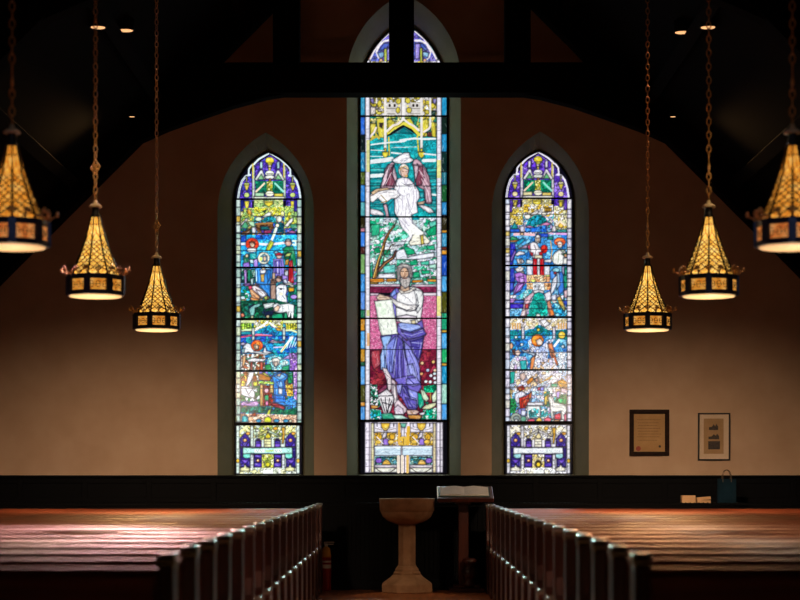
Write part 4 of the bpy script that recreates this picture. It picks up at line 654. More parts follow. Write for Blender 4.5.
# ---------------------------------------------------------------- room shell
WY, GY = 23.5, 23.9           # wall face, glass plane
HW, ROOF, Y0 = 5.6, 7.55, -3.0
def roofz(x): return EYE + ROOF - abs(x)
def arch(c, half, ys, apex, bottom, n=14):
    # pointed arch outline in photograph units, from bottom left over the apex to bottom right
    h = ys - apex; Rr = (half*half + h*h) / (2*half); a1 = math.asin(min(1, h / Rr)); left = []
    for i in range(n + 1):
        a = a1 * i / n; left.append((half - (Rr - Rr*math.cos(a)), ys - Rr*math.sin(a)))
    left[-1] = (0, apex)
    pts = [(c - half, bottom)] + [(c - u, v) for u, v in left] + [(c + u, v) for u, v in left[-2::-1]] + [(c + half, bottom)]
    return pts
WIN = [  # glass outline, opening outline in the wall face
    (arch(268.6, 33.3, 200, 152.6, 474), arch(265.75, 48.25, 212, 132.5, 476.8)),
    (arch(403.6, 43.3, 94, 23, 473.6), arch(403.8, 57, 80, -6, 476.8)),
    (arch(538.6, 33.6, 199, 151.6, 473.6), arch(540.3, 48.6, 212, 131.7, 476.8))]
bm = NB(); edges = []
def loop(pts):
    vs = [bm.verts.new(p) for p in pts]; edges.extend(bm.edges.new((vs[i], vs[(i+1) % len(vs)])) for i in range(len(vs)))
loop([(-HW, WY, 0), (HW, WY, 0), (HW, WY, roofz(HW)), (0, WY, roofz(0)), (-HW, WY, roofz(HW))])
for g_, o_ in WIN: loop([at(x, y, WY) for x, y in o_])
bmesh.ops.triangle_fill(bm, use_beauty=True, use_dissolve=False, edges=edges)
structure(obj('wall_back', bm, 'plaster'), 'warm plaster gable wall pierced by three pointed windows')
for s, nm in ((-1, 'wall_left'), (1, 'wall_right')):
    bm = NB(); box(bm, s*HW, Y0, 0, s*(HW+.2), WY, roofz(HW)); structure(obj(nm, bm, 'plaster'), 'plaster side wall of the nave')
bm = NB(); prism(bm, [(-HW, 0), (HW, 0), (HW, roofz(HW)), (0, roofz(0)), (-HW, roofz(HW))], Y0-.2, Y0, 'y'); structure(obj('wall_front', bm, 'plaster'), 'plaster wall behind the viewer')
bm = NB(); box(bm, -HW, Y0, -.1, HW, WY, 0); structure(obj('floor', bm, 'floor'), 'polished reddish wooden floor')
bm = NB()
prism(bm, [(-HW-.3, roofz(HW)-.3), (0, roofz(0)), (HW+.3, roofz(HW)-.3), (HW+.3, roofz(HW)-.1), (0, roofz(0)+.2), (-HW-.3, roofz(HW)-.1)], Y0-.2, WY+.6, 'y')
for k in range(1, 6):      # purlins under the slope
    for s in (-1, 1):
        x = k*1.0; mt = Matrix.Translation((s*x, 0, roofz(x))) @ Matrix.Rotation(s*PI/4, 4, 'Y'); box(bm, -.07, Y0, -.12, .07, WY, .02, mt)
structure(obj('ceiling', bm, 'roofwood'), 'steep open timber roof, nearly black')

# wainscot on the back wall with raised panels
bm = NB(); zt = EYE + .009
box(bm, -HW, WY-.045, 0, HW, WY, zt-.03); box(bm, -HW, WY-.075, zt-.03, HW, WY, zt)
k = -HW
while k < HW - .1:
    box(bm, k, WY-.062, .05, k+.07, WY-.04, zt-.03); k += .8
for z in (.12, 1.04, zt-.1): box(bm, -HW, WY-.06, z, HW, WY-.04, z+.06)
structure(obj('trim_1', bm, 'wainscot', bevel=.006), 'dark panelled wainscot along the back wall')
# low panelled screen in front of it
SY = 22.74
bm = NB(); box(bm, -HW, SY, 0, HW, SY+.1, 1.0); box(bm, -HW, SY-.035, 1.015, HW, SY+.22, 1.045); box(bm, -HW, SY-.02, 0, HW, SY+.01, .12)
x = -HW + .03
while x < HW - .03:
    box(bm, x-.008, SY-.014, .12, x+.008, SY+.005, .965); ball(bm, (x, SY-.03, 1.045), .01, 6); x += .053
structure(obj('trim_2', bm, 'wainscot'), 'low dark boarded screen with a row of beads under its cap')

# ---------------------------------------------------------------- windows
SKY_GAIN = 1.0
designs = [paint_left(), paint_centre(), paint_right()]
spans = [(234, 148, 304, 476), (359, 20, 449, 476), (503, 148, 575, 476)]
BARS = [[(199.2, 1.5), (267.5, 1.5), (319.2, 2.2), (371, 1.7), (424, 3.0)], [(116.3, 1.3), (217, 1.3), (318.4, 1.4), (421, 2.4)], [(198.4, 1.5), (265.6, 1.5), (317.2, 2.0), (370, 1.7), (422.6, 3.0)]]
WLAB = ['tall pointed stained glass window left of the middle one, nativity scenes in blue and green', 'tallest stained glass window in the middle, bearded prophet in a violet robe below an angel', 'tall pointed stained glass window right of the middle one, pale scenes with red and violet']
def inside(poly, X, Y):
    m = np.zeros(X.shape, bool); n = len(poly)
    for i in range(n):
        xa, ya = poly[i]; xb, yb = poly[(i+1) % n]
        if ya == yb: continue
        m ^= ((ya > Y) != (yb > Y)) & (X < (xb-xa)*(Y-ya)/(yb-ya)+xa)
    return m
def offset(poly, d):
    out = []; n = len(poly)
    for i in range(n):
        p, q, r = poly[i-1], poly[i], poly[(i+1) % n]
        e1 = Vector((q[0]-p[0], q[1]-p[1])).normalized(); e2 = Vector((r[0]-q[0], r[1]-q[1])).normalized()
        n1 = Vector((e1.y, -e1.x)); n2 = Vector((e2.y, -e2.x)); b = n1 + n2; b = b / max(.4, b.length_squared / 2)
        out.append((q[0] + b.x*d, q[1] + b.y*d))
    return out
for wi, (gout, oout) in enumerate(WIN):
    root = structure(empty('window_%d' % (wi+1), at((gout[0][0]+gout[-1][0])/2, 474, GY)), WLAB[wi])
    root_off = Vector(root.location)
    img = designs[wi]; h, w, _ = img.shape; x0, y0, x1, y1 = spans[wi]
    px = x0 + (np.arange(w) + .5) / 2; py = y0 + (np.arange(h) + .5) / 2
    PX, PY = np.meshgrid(px, py)
    inn = inside(offset(gout, .7), PX, PY)
    keep = inn[:-1, :-1] & inn[1:, :-1] & inn[:-1, 1:] & inn[1:, 1:]
    idx = np.arange(h*w).reshape(h, w)
    quads = np.stack([idx[1:, :-1][keep], idx[1:, 1:][keep], idx[:-1, 1:][keep], idx[:-1, :-1][keep]], 1)
    used = np.zeros(h*w, bool); used[quads.ravel()] = True; remap = np.cumsum(used) - 1; quads = remap[quads]
    co = np.stack([(PX - CX) * GY / F - root_off.x, np.zeros_like(PX), EYE + (CY - PY) * GY / F - root_off.z], -1).reshape(-1, 3)[used]
    col = img.reshape(-1, 3)[used]; col = np.where(col <= .04045, col/12.92, ((col+.055)/1.055)**2.4) * SKY_GAIN
    me = bpy.data.meshes.new('stained_glass'); me.vertices.add(len(co)); me.vertices.foreach_set('co', co.ravel().astype(np.float32))
    me.loops.add(quads.size); me.loops.foreach_set('vertex_index', quads.ravel().astype(np.int32))
    me.polygons.add(len(quads)); me.polygons.foreach_set('loop_start', np.arange(0, quads.size, 4, dtype=np.int32))
    me.update(calc_edges=True)
    at_ = me.color_attributes.new('piece_colour', 'FLOAT_COLOR', 'POINT'); at_.data.foreach_set('color', np.hstack([col, np.ones((len(col), 1))]).ravel().astype(np.float32))
    me.materials.append(M['stained']); go = bpy.data.objects.new('stained_glass', me); COL.objects.link(go); go.parent = root
    def loc(p): return Vector(p) - root_off
    # iron frame round the glazing
    bm = NB(); ia, ib = offset(gout, -.2), offset(gout, .75); n = len(gout)
    ring = [[bm.verts.new(loc(at(*q, GY)) + Vector((0, dy, 0))) for q in pl] for pl, dy in ((ia, -.03), (ib, -.03), (ib, .03), (ia, .03))]
    for a in range(4):
        A, B = ring[a], ring[(a+1) % 4]
        for i in range(n): bm.faces.new((A[i], A[(i+1) % n], B[(i+1) % n], B[i]))
    obj('frame', bm, 'iron', root)
    for y, t in BARS[wi]:
        ins = [p for p in gout]; c = (gout[0][0]+gout[-1][0])/2; hw_ = max(abs(gout[0][0]-c), 1)
        bm = NB(); a = loc(at(c-hw_, y+t/2, GY)); b = loc(at(c+hw_, y-t/2, GY)); box(bm, a.x, -.022, a.z, b.x, .004, b.z); obj('saddle_bar', bm, 'iron', root)
    # splayed reveal and sloping sill
    bm = NB(); go_ = offset(gout, .6)
    A = [bm.verts.new(loc(at(*q, WY))) for q in oout]; B = [bm.verts.new(loc(at(*q, GY)) + Vector((0, .03, 0))) for q in go_]
    for i in range(n): bm.faces.new((A[i], A[(i+1) % n], B[(i+1) % n], B[i]))
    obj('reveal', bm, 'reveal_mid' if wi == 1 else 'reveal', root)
# a daylight portal at each opening
for wi, (gout, oout) in enumerate(WIN):
    xs = [p[0] for p in gout]; ys = [p[1] for p in gout]; a, b = at(min(xs), max(ys), GY+.1), at(max(xs), min(ys), GY+.1)
    ld = bpy.data.lights.new('sky_portal', 'AREA'); ld.shape = 'RECTANGLE'; ld.size = b[0]-a[0]; ld.size_y = b[2]-a[2]; ld.cycles.is_portal = True
    lo = bpy.data.objects.new('sky_portal', ld); COL.objects.link(lo); lo.location = ((a[0]+b[0])/2, GY+.1, (a[2]+b[2])/2); lo.rotation_euler = (-PI/2, 0, 0)

# ---------------------------------------------------------------- roof trusses
def truss(Y, label):
    root = structure(empty('roof_truss', (0, Y, 0)), label); s = F / 22.6
    def q(d, y): return (d / s, EYE + (CY - y) / s)
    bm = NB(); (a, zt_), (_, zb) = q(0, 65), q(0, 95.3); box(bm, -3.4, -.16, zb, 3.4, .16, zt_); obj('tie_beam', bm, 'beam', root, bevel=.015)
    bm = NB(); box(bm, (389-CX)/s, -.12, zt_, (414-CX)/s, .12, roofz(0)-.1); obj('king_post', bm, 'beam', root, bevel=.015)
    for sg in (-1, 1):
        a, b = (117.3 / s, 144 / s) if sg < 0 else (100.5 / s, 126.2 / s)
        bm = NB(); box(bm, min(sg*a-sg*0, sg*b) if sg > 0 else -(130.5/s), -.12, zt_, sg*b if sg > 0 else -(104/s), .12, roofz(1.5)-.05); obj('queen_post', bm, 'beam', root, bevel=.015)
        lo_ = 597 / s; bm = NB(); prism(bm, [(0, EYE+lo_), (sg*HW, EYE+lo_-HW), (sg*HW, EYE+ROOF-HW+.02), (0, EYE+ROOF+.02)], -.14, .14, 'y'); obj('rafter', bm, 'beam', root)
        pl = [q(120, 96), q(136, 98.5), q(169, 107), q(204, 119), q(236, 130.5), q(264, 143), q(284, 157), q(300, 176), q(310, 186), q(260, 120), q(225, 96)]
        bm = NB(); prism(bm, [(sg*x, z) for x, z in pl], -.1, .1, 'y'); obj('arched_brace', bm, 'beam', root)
        bm = NB(); prism(bm, [(sg*HW, 2.0), (sg*HW, 3.6), (sg*(HW-.6), 3.9), (sg*(HW-.75), 3.75), (sg*(HW-.25), 3.0), (sg*(HW-.2), 2.0)], -.1, .1, 'y'); obj('wall_bracket', bm, 'beam', root)
    return root
truss(22.6, 'black timber roof truss nearest the windows, with tie beam and king post')
truss(16.6, 'black timber roof truss one bay in front of the windows')
truss(10.6, 'black timber roof truss over the middle of the pews')

# ---------------------------------------------------------------- pews
def pew_proto():
    r = empty('church_pew'); w0, w1 = 1.03, 5.3
    prof = [(.05, 0), (.06, .5), (.055, .985), (.04, 1.03), (.015, 1.043), (-.02, 1.043), (-.045, 1.02), (-.06, .985), (-.07, .72), (-.1, .61), (-.15, .565), (-.21, .553), (-.27, .553), (-.305, .535), (-.32, .5), (-.3, .44), (-.31, .1), (-.36, .06), (-.36, 0)]
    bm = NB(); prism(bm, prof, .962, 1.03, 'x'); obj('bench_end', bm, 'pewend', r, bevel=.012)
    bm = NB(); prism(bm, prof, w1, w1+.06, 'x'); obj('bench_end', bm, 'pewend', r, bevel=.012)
    for y_, z_, ry, rz in ((-.008, 1.014, .054, .036), (-.25, .523, .062, .036)):
        bm = NB(); n_ = 14; prism(bm, [(y_ + ry*math.cos(2*PI*j/n_), z_ + rz*math.sin(2*PI*j/n_)) for j in range(n_)], .957, 1.035, 'x'); obj('finial', bm, 'finial', r, bevel=.012, smooth=True)
    bm = NB(); prism(bm, [(-.06, .4), (-.035, .4), (.035, .955), (.01, .955)], w0, w1, 'x'); obj('backrest', bm, 'pew', r)
    bm = NB(); prism(bm, [(-.03, .925), (-.036, .938), (-.03, .952), (-.016, .968), (.002, .98), (.02, .986), (.04, .984), (.054, .97), (.058, .95), (.05, .925)], w0, w1, 'x'); obj('top_rail', bm, 'pew', r)
    bm = NB(); prism(bm, [(-.05, .40), (-.05, .43), (-.40, .455), (-.43, .445), (-.43, .42), (-.38, .415)], w0, w1, 'x'); obj('seat', bm, 'pew', r, bevel=.006)
    return r
ORD = ['front', 'second', 'third', 'fourth', 'fifth', 'sixth', 'seventh', 'eighth', 'ninth', 'tenth', 'eleventh', 'twelfth', 'thirteenth', 'fourteenth', 'fifteenth', 'sixteenth', 'seventeenth', 'last']
pews = []
p0 = pew_proto()
for s, side in ((-1, 'left'), (1, 'right')):
    for k in range(18):
        Y = 22.2 - .838 * (17 - k)
        o = p0 if s == 1 and k == 0 else dup(p0, (0, 0, 0))
        o.location = (0 if s == 1 else 0, Y, 0); o.scale = (s, 1, 1)
        n = {0: 'front row, nearest the viewer', 17: 'last row, against the low screen'}.get(k, ORD[k] + ' row from the front')
        tag(o, f'red-brown wooden pew {side} of the aisle, {n}', 'pew', f'pews {side} of the aisle')

# ---------------------------------------------------------------- hanging lanterns
def octv(r, z, i, rot=0.): a = rot + 2*PI*i/8; return Vector((r*math.cos(a), r*math.sin(a), z))
PROF = [(.20, .185), (.172, .25), (.146, .31), (.122, .37), (.1, .43), (.08, .49), (.062, .55), (.046, .61), (.034, .665)]
def prof_r(z):
    for (r0, z0), (r1, z1) in zip(PROF, PROF[1:]):
        if z <= z1: return r0 + (r1-r0)*(z-z0)/(z1-z0)
    return PROF[-1][0]
def lantern_proto():
    R_ = empty('hanging_lantern')
    bm = NB(); lathe(bm, PROF, 8, cap=False); obj('shade', bm, 'amber', R_)
    # pierced tracery over the shade
    bm = NB()
    def sp(i, u, z, off=.004):
        r = prof_r(z) + off; a, b = octv(r, z, i), octv(r, z, i+1); return a.lerp(b, (u+1)/2)
    for i in range(8):
        tube(bm, [octv(prof_r(z)+.006, z, i) for r, z in PROF], [.0085, .008, .008, .0075, .007, .007, .006, .006, .006], 5)
        zc, row = .208, 0
        while zc < .47:
            ry = .024 - .012*(zc-.2)/.27; wd = .0036 * (1 - .5*(zc-.19)/.3)
            for u in ((-.5, .5) if row % 2 == 0 else (0,)):
                tube(bm, [sp(i, u + .47*math.cos(2*PI*q/10), zc + ry*1.15*math.sin(2*PI*q/10)) for q in range(10)], wd, 4, True)
            if row % 2:
                for e_ in (-1, 1): tube(bm, [sp(i, e_*(1 - .47*math.sin(PI*q/5)), zc + ry*1.15*math.cos(PI*q/5)) for q in range(6)], wd, 4)
            if zc < .3:
                for u in ((-.5, .5) if row % 2 == 0 else (0,)): tube(bm, [sp(i, u-.16, zc), sp(i, u, zc+ry*.4), sp(i, u+.16, zc), sp(i, u, zc-ry*.4)], wd*.6, 4, True)
            zc += ry*1.32; row += 1
        tube(bm, [sp(i, -1, .465), sp(i, -.5, .51), sp(i, 0, .53), sp(i, .5, .51), sp(i, 1, .465)], .0035, 4); tube(bm, [sp(i, 0, .53), sp(i, 0, .655)], .003, 4)
        tube(bm, [sp(i, -.9, .6), sp(i, .9, .6)], .003, 4)
    obj('tracery', bm, 'bronze', R_)
    # band of panels round the foot
    bm = NB(); a = .238
    for z0, z1, r0, r1 in ((.02, .055, a+.004, a+.006), (.145, .185, a+.006, a-.0)):
        lathe(bm, [(r0-.02, z0), (r0, z0), (r1, z1), (r1-.035, z1)], 8, cap=False)
    for i in range(8):
        p = octv(a, 0, i); t = Matrix.Translation((p.x, p.y, 0)) @ Matrix.Rotation(2*PI*i/8, 4, 'Z'); box(bm, -.018, -.026, .03, .006, .026, .18, t)
    obj('band_frame', bm, 'daylit_bronze', R_)
    bm = NB(); lathe(bm, [(a-.014, .04), (a-.014, .165)], 8, cap=False); obj('band_glass', bm, 'amberband', R_)
    bm = NB()
    for i in range(8):
        for u in (-.5, 0, .5):
            c = octv(a-.008, .1, i).lerp(octv(a-.008, .1, i+1), .5 + u*.62); tg = (octv(a, 0, i+1) - octv(a, 0, i)).normalized()
            tube(bm, [c + tg*.02*math.cos(t) + Vector((0, 0, .026*math.sin(t))) for t in [2*PI*j/8 for j in range(8)]], .0032, 4, True)
            tube(bm, [c - tg*.018, c + tg*.018], .0028, 4)
    obj('band_fretwork', bm, 'bronze', R_)
    # crown of little sprays
    bm = NB()
    for i in range(16):
        th = 2*PI*i/16; d = Vector((math.cos(th), math.sin(th), 0)); rr = a if i % 2 == 0 else a*.93
        big = True; L_ = .046 if i % 2 == 0 else .024
        tube(bm, [d*(rr-.01) + Vector((0, 0, .18)), d*(rr+.01) + Vector((0, 0, .205)), d*(rr+L_) + Vector((0, 0, .222))], .005, 5)
        tg = Vector((-d.y, d.x, 0)); b = d*(rr+L_) + Vector((0, 0, .222)); s = .011 if big else .009
        for o_ in ((0, 0), (1.6, .4), (-1.6, .4), (0, 1.7)): ball(bm, b + tg*s*o_[0] + Vector((0, 0, s*o_[1])), s, 6)
        ball(bm, d*(rr-.02) + Vector((0, 0, .205)), .012, 6)
    obj('crown', bm, 'gold', R_, smooth=True)
    bm = NB(); lathe(bm, [(a-.03, .012), (a-.025, .02), (a-.02, .03)], 24, cap=True); obj('diffuser', bm, 'diffuser', R_)
    bm = NB(); lathe(bm, [(.034, .66), (.04, .672), (.03, .69), (.027, .73), (.03, .745)], 16); obj('neck', bm, 'black', R_, smooth=True)
    bm = NB(); lathe(bm, [(.052, .742), (.055, .75), (.04, .765), (.018, .775), (.012, .80)], 16); obj('cap', bm, 'capmetal', R_, smooth=True)
    # suspension: rod links, quatrefoil and chain
    z = .80; k = 0; bm = NB()
    top = roofz(2.5) - 2.83 + .02
    def link(z0, ln, wd, r, odd):
        pts = []
        for j in range(10):
            t = 2*PI*j/10; x_ = wd*math.cos(t); zz = z0 + ln/2 + ln/2*math.sin(t); pts.append((x_, 0, zz) if not odd else (0, x_, zz))
        tube(bm, pts, r, 4, True)
    while z < top:
        if abs(z - 1.07) < .06:
            obj('chain', bm, 'gold', R_); bm = NB(); z = 1.135; continue
        link(z-.006, .068, .017, .0052, k % 2); z += .056; k += 1
    obj('chain', bm, 'gold', R_)
    bm = NB()
    for dx, dz in ((.03, 0), (-.03, 0), (0, .03), (0, -.03)): tube(bm, [(dx + .028*math.cos(t), 0, 1.07 + dz + .028*math.sin(t)) for t in [2*PI*j/12 for j in range(12)]], .007, 5, True)
    for dx, dz in ((.066, 0), (-.066, 0), (0, 0)): ball(bm, (dx, 0, 1.07+dz), .012, 8)
    obj('quatrefoil', bm, 'gold', R_)
    bm = NB(); lathe(bm, [(.06, top-.02), (.06, top+.06)], 16); obj('ceiling_rose', bm, 'bronze', R_)
    return R_
LX = 2.5; LAMP = (1., .68, .45)
LANT = []
for s, side in ((-1, 'left'), (1, 'right')):
    for Y, pxs in ((12.05, 'lantern nearest the viewer, cut off by the {} edge, band tinted daylight blue'), (15.4, 'second lantern from the {} edge, amber lit, mid distance'), (19.05, 'smallest lantern on the {}, amber lit, close to the window wall')):
        LANT.append((s, side, Y, pxs))
l0 = lantern_proto()
for i, (s, side, Y, lab) in enumerate(LANT):
    o = l0 if i == 0 else dup(l0, (0, 0, 0))
    x = {-1: {12.05: -2.5, 15.4: -2.515, 19.05: -2.495}, 1: {12.05: 2.478, 15.4: 2.485, 19.05: 2.457}}[s][Y]
    z = EYE + {12.05: 228, 15.4: 179, 19.05: 145.3}[Y] * Y / F
    o.location = (x, Y, z - .012); yaw = math.atan2(x, Y)
    face = 0. if (s > 0 or Y == 12.05) else PI/8 + .1       # which way an edge of the octagon points
    o.rotation_euler.z = -PI/2 - yaw + face
    if True:
        for ch in o.children:
            new = {'shade': ('amber', 'amber_deep'), 'diffuser': ('diffuser', 'diffuser_dim'), 'band_glass': ('amberband', 'band_deep')}.get(ch.name.split('.')[0])
            if new: new = new[Y == 12.05]; ch.material_slots[0].link = 'OBJECT'; ch.material_slots[0].material = M[new]
    tag(o, 'octagonal pierced ' + lab.format(side), 'lantern', 'hanging lanterns over the pews')
    spot('lantern_spot', (x, Y, z - .03), (x, Y, 0), 40, LAMP, 165, .6, .12)
    if Y > 19: spot('lantern_spot', (x, Y, z - .04), (x*1.32, WY, z - .04 - (WY-Y)*.74), 680, LAMP, 92, 1., .12)  # extra spot added at the lantern, aimed to wash the lower wall
    pl = bpy.data.lights.new('lantern_glow', 'POINT'); pl.energy = 4; pl.color = (1., .84, .72); pl.shadow_soft_size = .15
    po = bpy.data.objects.new('lantern_glow', pl); COL.objects.link(po); po.location = (x, Y, z - .2)
    pl = bpy.data.lights.new('chain_fill', 'POINT'); pl.energy = {12.05: .06, 15.4: 2.2, 19.05: .7}[Y]; pl.color = (1., .72, .4); pl.shadow_soft_size = .04  # added point lamp that brightens chain and cap, no fitting hangs there
    po = bpy.data.objects.new('chain_fill', pl); COL.objects.link(po); po.location = (x + .1, Y - .3, z + 1.0)

# ---------------------------------------------------------------- roof spotlights
def spot_proto():
    r = empty('ceiling_spotlight')
    bm = NB(); lathe(bm, [(.085, 0), (.09, .01), (.09, .12), (.05, .15)], 20, cap=False); obj('housing', bm, 'iron', r, smooth=True)
    bm = NB(); lathe(bm, [(.07, .004), (.07, .012)], 20); obj('lens', bm, 'lens', r)
    bm = NB(); lathe(bm, [(.02, .14), (.02, .34)], 8); obj('stem', bm, 'iron', r)
    return r
s0 = spot_proto(); SP = [(98, 28, 18.6, 'warm roof spotlight upper left, farther from the middle of its pair'), (126, 31, 19.4, 'warm roof spotlight upper left, nearer the middle of its pair'), (682, 33, 19.4, 'warm roof spotlight upper right, nearer the middle of its pair'), (708, 28, 18.6, 'warm roof spotlight upper right, farther from the middle of its pair'), (132, 117, 22.1, 'tiny roof spotlight by the truss foot, left'), (673, 117, 22.1, 'tiny roof spotlight by the truss foot, right')]
for i, (px, py, Y, lab) in enumerate(SP):
    o = s0 if i == 0 else dup(s0, (0, 0, 0)); o.location = at(px, py, Y); tag(o, lab, 'spotlight', 'spotlights under the roof')
    if i > 3: o.scale = (.45, .45, .7)

# ---------------------------------------------------------------- font, lectern, extinguisher
FX, FY = (407-CX)*22.3/F, 22.3
f = tag(empty('baptismal_font', (FX, FY, 0)), 'tan stone baptismal font with round bowl on octagonal stem, in the aisle', 'font')
bm = NB(); lathe(bm, [(.12, .80), (.16, .815), (.235, .845), (.285, .89), (.31, .945), (.312, .955), (.322, .958), (.326, 1.08), (.33, 1.095), (.326, 1.105), (.29, 1.105), (.27, 1.08), (.2, 1.0), (.05, .97)], 40); obj('bowl', bm, 'stone', f, smooth=True)
bm = NB(); lathe(bm, [(.115, .29), (.108, .35), (.108, .79), (.125, .83)], 8, rot=PI/8); obj('stem', bm, 'stone', f, bevel=.004)
bm = NB(); lathe(bm, [(.165, .2), (.172, .215), (.172, .235), (.15, .245), (.15, .27), (.135, .285), (.12, .31)], 8, rot=PI/8); obj('collar', bm, 'stone', f, bevel=.004)
bm = NB(); lathe(bm, [(.315, 0), (.32, .01), (.32, .095), (.305, .11), (.21, .175), (.18, .205)], 8, rot=PI/8); obj('base', bm, 'stone', f, bevel=.006)

lx, ly = (463.5-CX)*22.3/F, 22.35
le = tag(empty('lectern', (lx, ly, 0)), 'dark mahogany lectern with square column, just right of the stone font', 'lectern')
t = Matrix.Translation((.03, 0, 1.19)) @ Matrix.Rotation(math.radians(17), 4, 'X')
bm = NB(); box(bm, -.34, -.26, -.05, .32, .24, -.012, t); box(bm, -.34, -.275, -.05, .32, -.255, -.002, t); obj('reading_desk', bm, 'lectern', le, bevel=.006)
bm = NB(); box(bm, -.06, -.02, .08, .06, .08, 1.13); box(bm, -.09, -.05, 1.03, .09, .09, 1.08); obj('column', bm, 'lectern', le, bevel=.008)
bm = NB(); lathe(bm, [(.07, .06), (.085, .1), (.055, .13), (.075, .17), (.09, .22), (.07, .28), (.05, .3), (.08, .34), (.085, .38), (.06, .4)], 20, c=(.07, -.06, 0)); obj('turned_shaft', bm, 'lectern', le, smooth=True)
bm = NB(); box(bm, -.17, -.15, 0, .25, .15, .05); box(bm, -.12, -.11, .05, .2, .11, .085); obj('plinth', bm, 'lectern', le, bevel=.008)
def page(sg):
    n = 8; out = []
    for i in range(n+1): u = i/n; out.append((sg*u*.285 - .02, 0.004 + .022*math.sin(PI*min(1, u*1.1))*(1-u*.6)))
    return out
bk = tag(empty('open_book'), 'large white book lying open on top of the lectern', 'book')
bk.matrix_world = Matrix.Translation((lx, ly, 0)) @ t
bm = NB(); box(bm, -.33, -.18, -.011, .28, .165, -.002); obj('cover', bm, 'cover', bk)
for sg in (-1, 1):
    bm = NB(); pg = page(sg); prism(bm, pg + [(pg[-1][0], -.002), (-.02, -.002)], -.165, .15, 'y'); obj('page_block', bm, 'paper', bk)

ex = tag(empty('fire_extinguisher', ((326-CX)*22.55/F, 22.55, 0)), 'red fire extinguisher with yellow label on the floor by the last left pew', 'fire extinguisher')
bm = NB(); lathe(bm, [(.058, .0), (.062, .01), (.062, .36), (.06, .4)], 20); obj('cylinder', bm, 'red', ex, smooth=True)
bm = NB(); lathe(bm, [(.0635, .27), (.0635, .315)], 20, cap=False); lathe(bm, [(.0636, .34), (.0636, .36)], 20, cap=False); obj('white_band', bm, 'white', ex, smooth=True)
bm = NB(); lathe(bm, [(.0622, .4), (.058, .43), (.05, .5), (.03, .52), (.022, .53)], 20); obj('yellow_shoulder', bm, 'yellow', ex, smooth=True)
bm = NB(); lathe(bm, [(.02, .52), (.022, .55), (.02, .565)], 12); box(bm, -.02, -.012, .55, .09, .012, .562); box(bm, -.02, -.01, .575, .1, .01, .585); box(bm, -.025, -.01, .55, -.01, .01, .585); obj('valve_handle', bm, 'white', ex, bevel=.002)
bm = NB(); tube(bm, [(-.02, 0, .555), (-.06, -.01, .54), (-.075, -.02, .45), (-.07, -.03, .3), (-.06, -.04, .2)], .01, 8); obj('hose', bm, 'black', ex, smooth=True)

# ---------------------------------------------------------------- pictures on the right of the back wall
def rect(bm, x0, y0, x1, y1, Y, d):
    a, b = at(x0, y1, WY), at(x1, y0, WY); box(bm, a[0], Y-d, a[2], b[0], Y, b[2])
def framed(bm, x0, y0, x1, y1, t, d):
    for q in ((x0, y0, x1, y0+t), (x0, y1-t, x1, y1), (x0, y0+t, x0+t, y1-t), (x1-t, y0+t, x1, y1-t)): rect(bm, *q, WY-.002, d)
c = tag(empty('framed_certificate'), 'brown-framed parchment certificate with red seal, on the wall right of the windows', 'framed picture')
bm = NB(); framed(bm, 629.3, 409.6, 669, 456, 4.3, .035); obj('frame', bm, 'frame1', c, bevel=.005)
bm = NB(); rect(bm, 633, 413.5, 665.5, 452.5, WY-.002, .01); obj('parchment', bm, 'parch', c)
bm = NB()
for i, y in enumerate((419.5, 422.6, 425.4, 428.2, 431, 433.8, 436.6, 440)):
    x = 637 + (i % 3)*.6; e_ = 661 - (i*7 % 5)
    while x < e_:
        w_ = 1 + random.random()*2.2; rect(bm, x, y, min(x+w_, e_), y+.45, WY-.012, .001); x += w_ + .5
obj('writing', bm, 'ink', c)
for x, y, r, mm, nm in ((638.4, 448.6, 2.5, 'seal', 'red_seal'), (659.8, 446.4, 1.3, 'frame2', 'dark_seal')):
    p = at(x, y, WY-.0135); bm = NB(); bmesh.ops.create_cone(bm, cap_ends=True, segments=20, radius1=r/80, radius2=r/84, depth=.006, matrix=Matrix.Translation(p) @ Matrix.Rotation(PI/2, 4, 'X')); obj(nm, bm, mm, c)
bm = NB(); rect(bm, 633.2, 413.6, 665.3, 452.3, WY-.022, .002); obj('glazing', bm, 'glass', c)
c = tag(empty('framed_photographs'), 'thin black frame with white mat and three dark pictures, right of the certificate', 'framed picture')
bm = NB(); framed(bm, 697.6, 413, 730, 460.6, 1.5, .03); obj('frame', bm, 'frame2', c, bevel=.003)
bm = NB(); rect(bm, 698.8, 414.2, 728.9, 459.5, WY-.002, .008); obj('mat_board', bm, 'mat', c)
bm = NB(); rect(bm, 703.6, 418.6, 723.4, 453.8, WY-.01, .002); obj('mount', bm, 'mount', c)
for x0, y0, x1, y1, rf in ((708.8, 423.8, 718, 430, 1), (708.3, 433.6, 719, 439.2, 1), (708, 441.2, 719.8, 449.4, 0)):
    bm = NB()
    if rf:
        a = at(x0, y1, WY); b = at(x1, y0, WY); Y = WY-.0125; w_ = b[0]-a[0]; h_ = b[2]-a[2]
        prism(bm, [(a[0], a[2]), (b[0], a[2]), (b[0], a[2]+h_*.55), (a[0]+w_*.8, a[2]+h_), (a[0]+w_*.7, a[2]+h_*.6), (a[0]+w_*.5, a[2]+h_*.9), (a[0]+w_*.3, a[2]+h_*.5), (a[0], a[2]+h_*.45)], Y-.001, Y, 'y')
    else: rect(bm, x0, y0, x1, y1, WY-.012, .001)
    obj('picture', bm, 'photo', c)
bm = NB(); rect(bm, 698.9, 414.3, 728.8, 459.4, WY-.018, .002); obj('glazing', bm, 'glass', c)

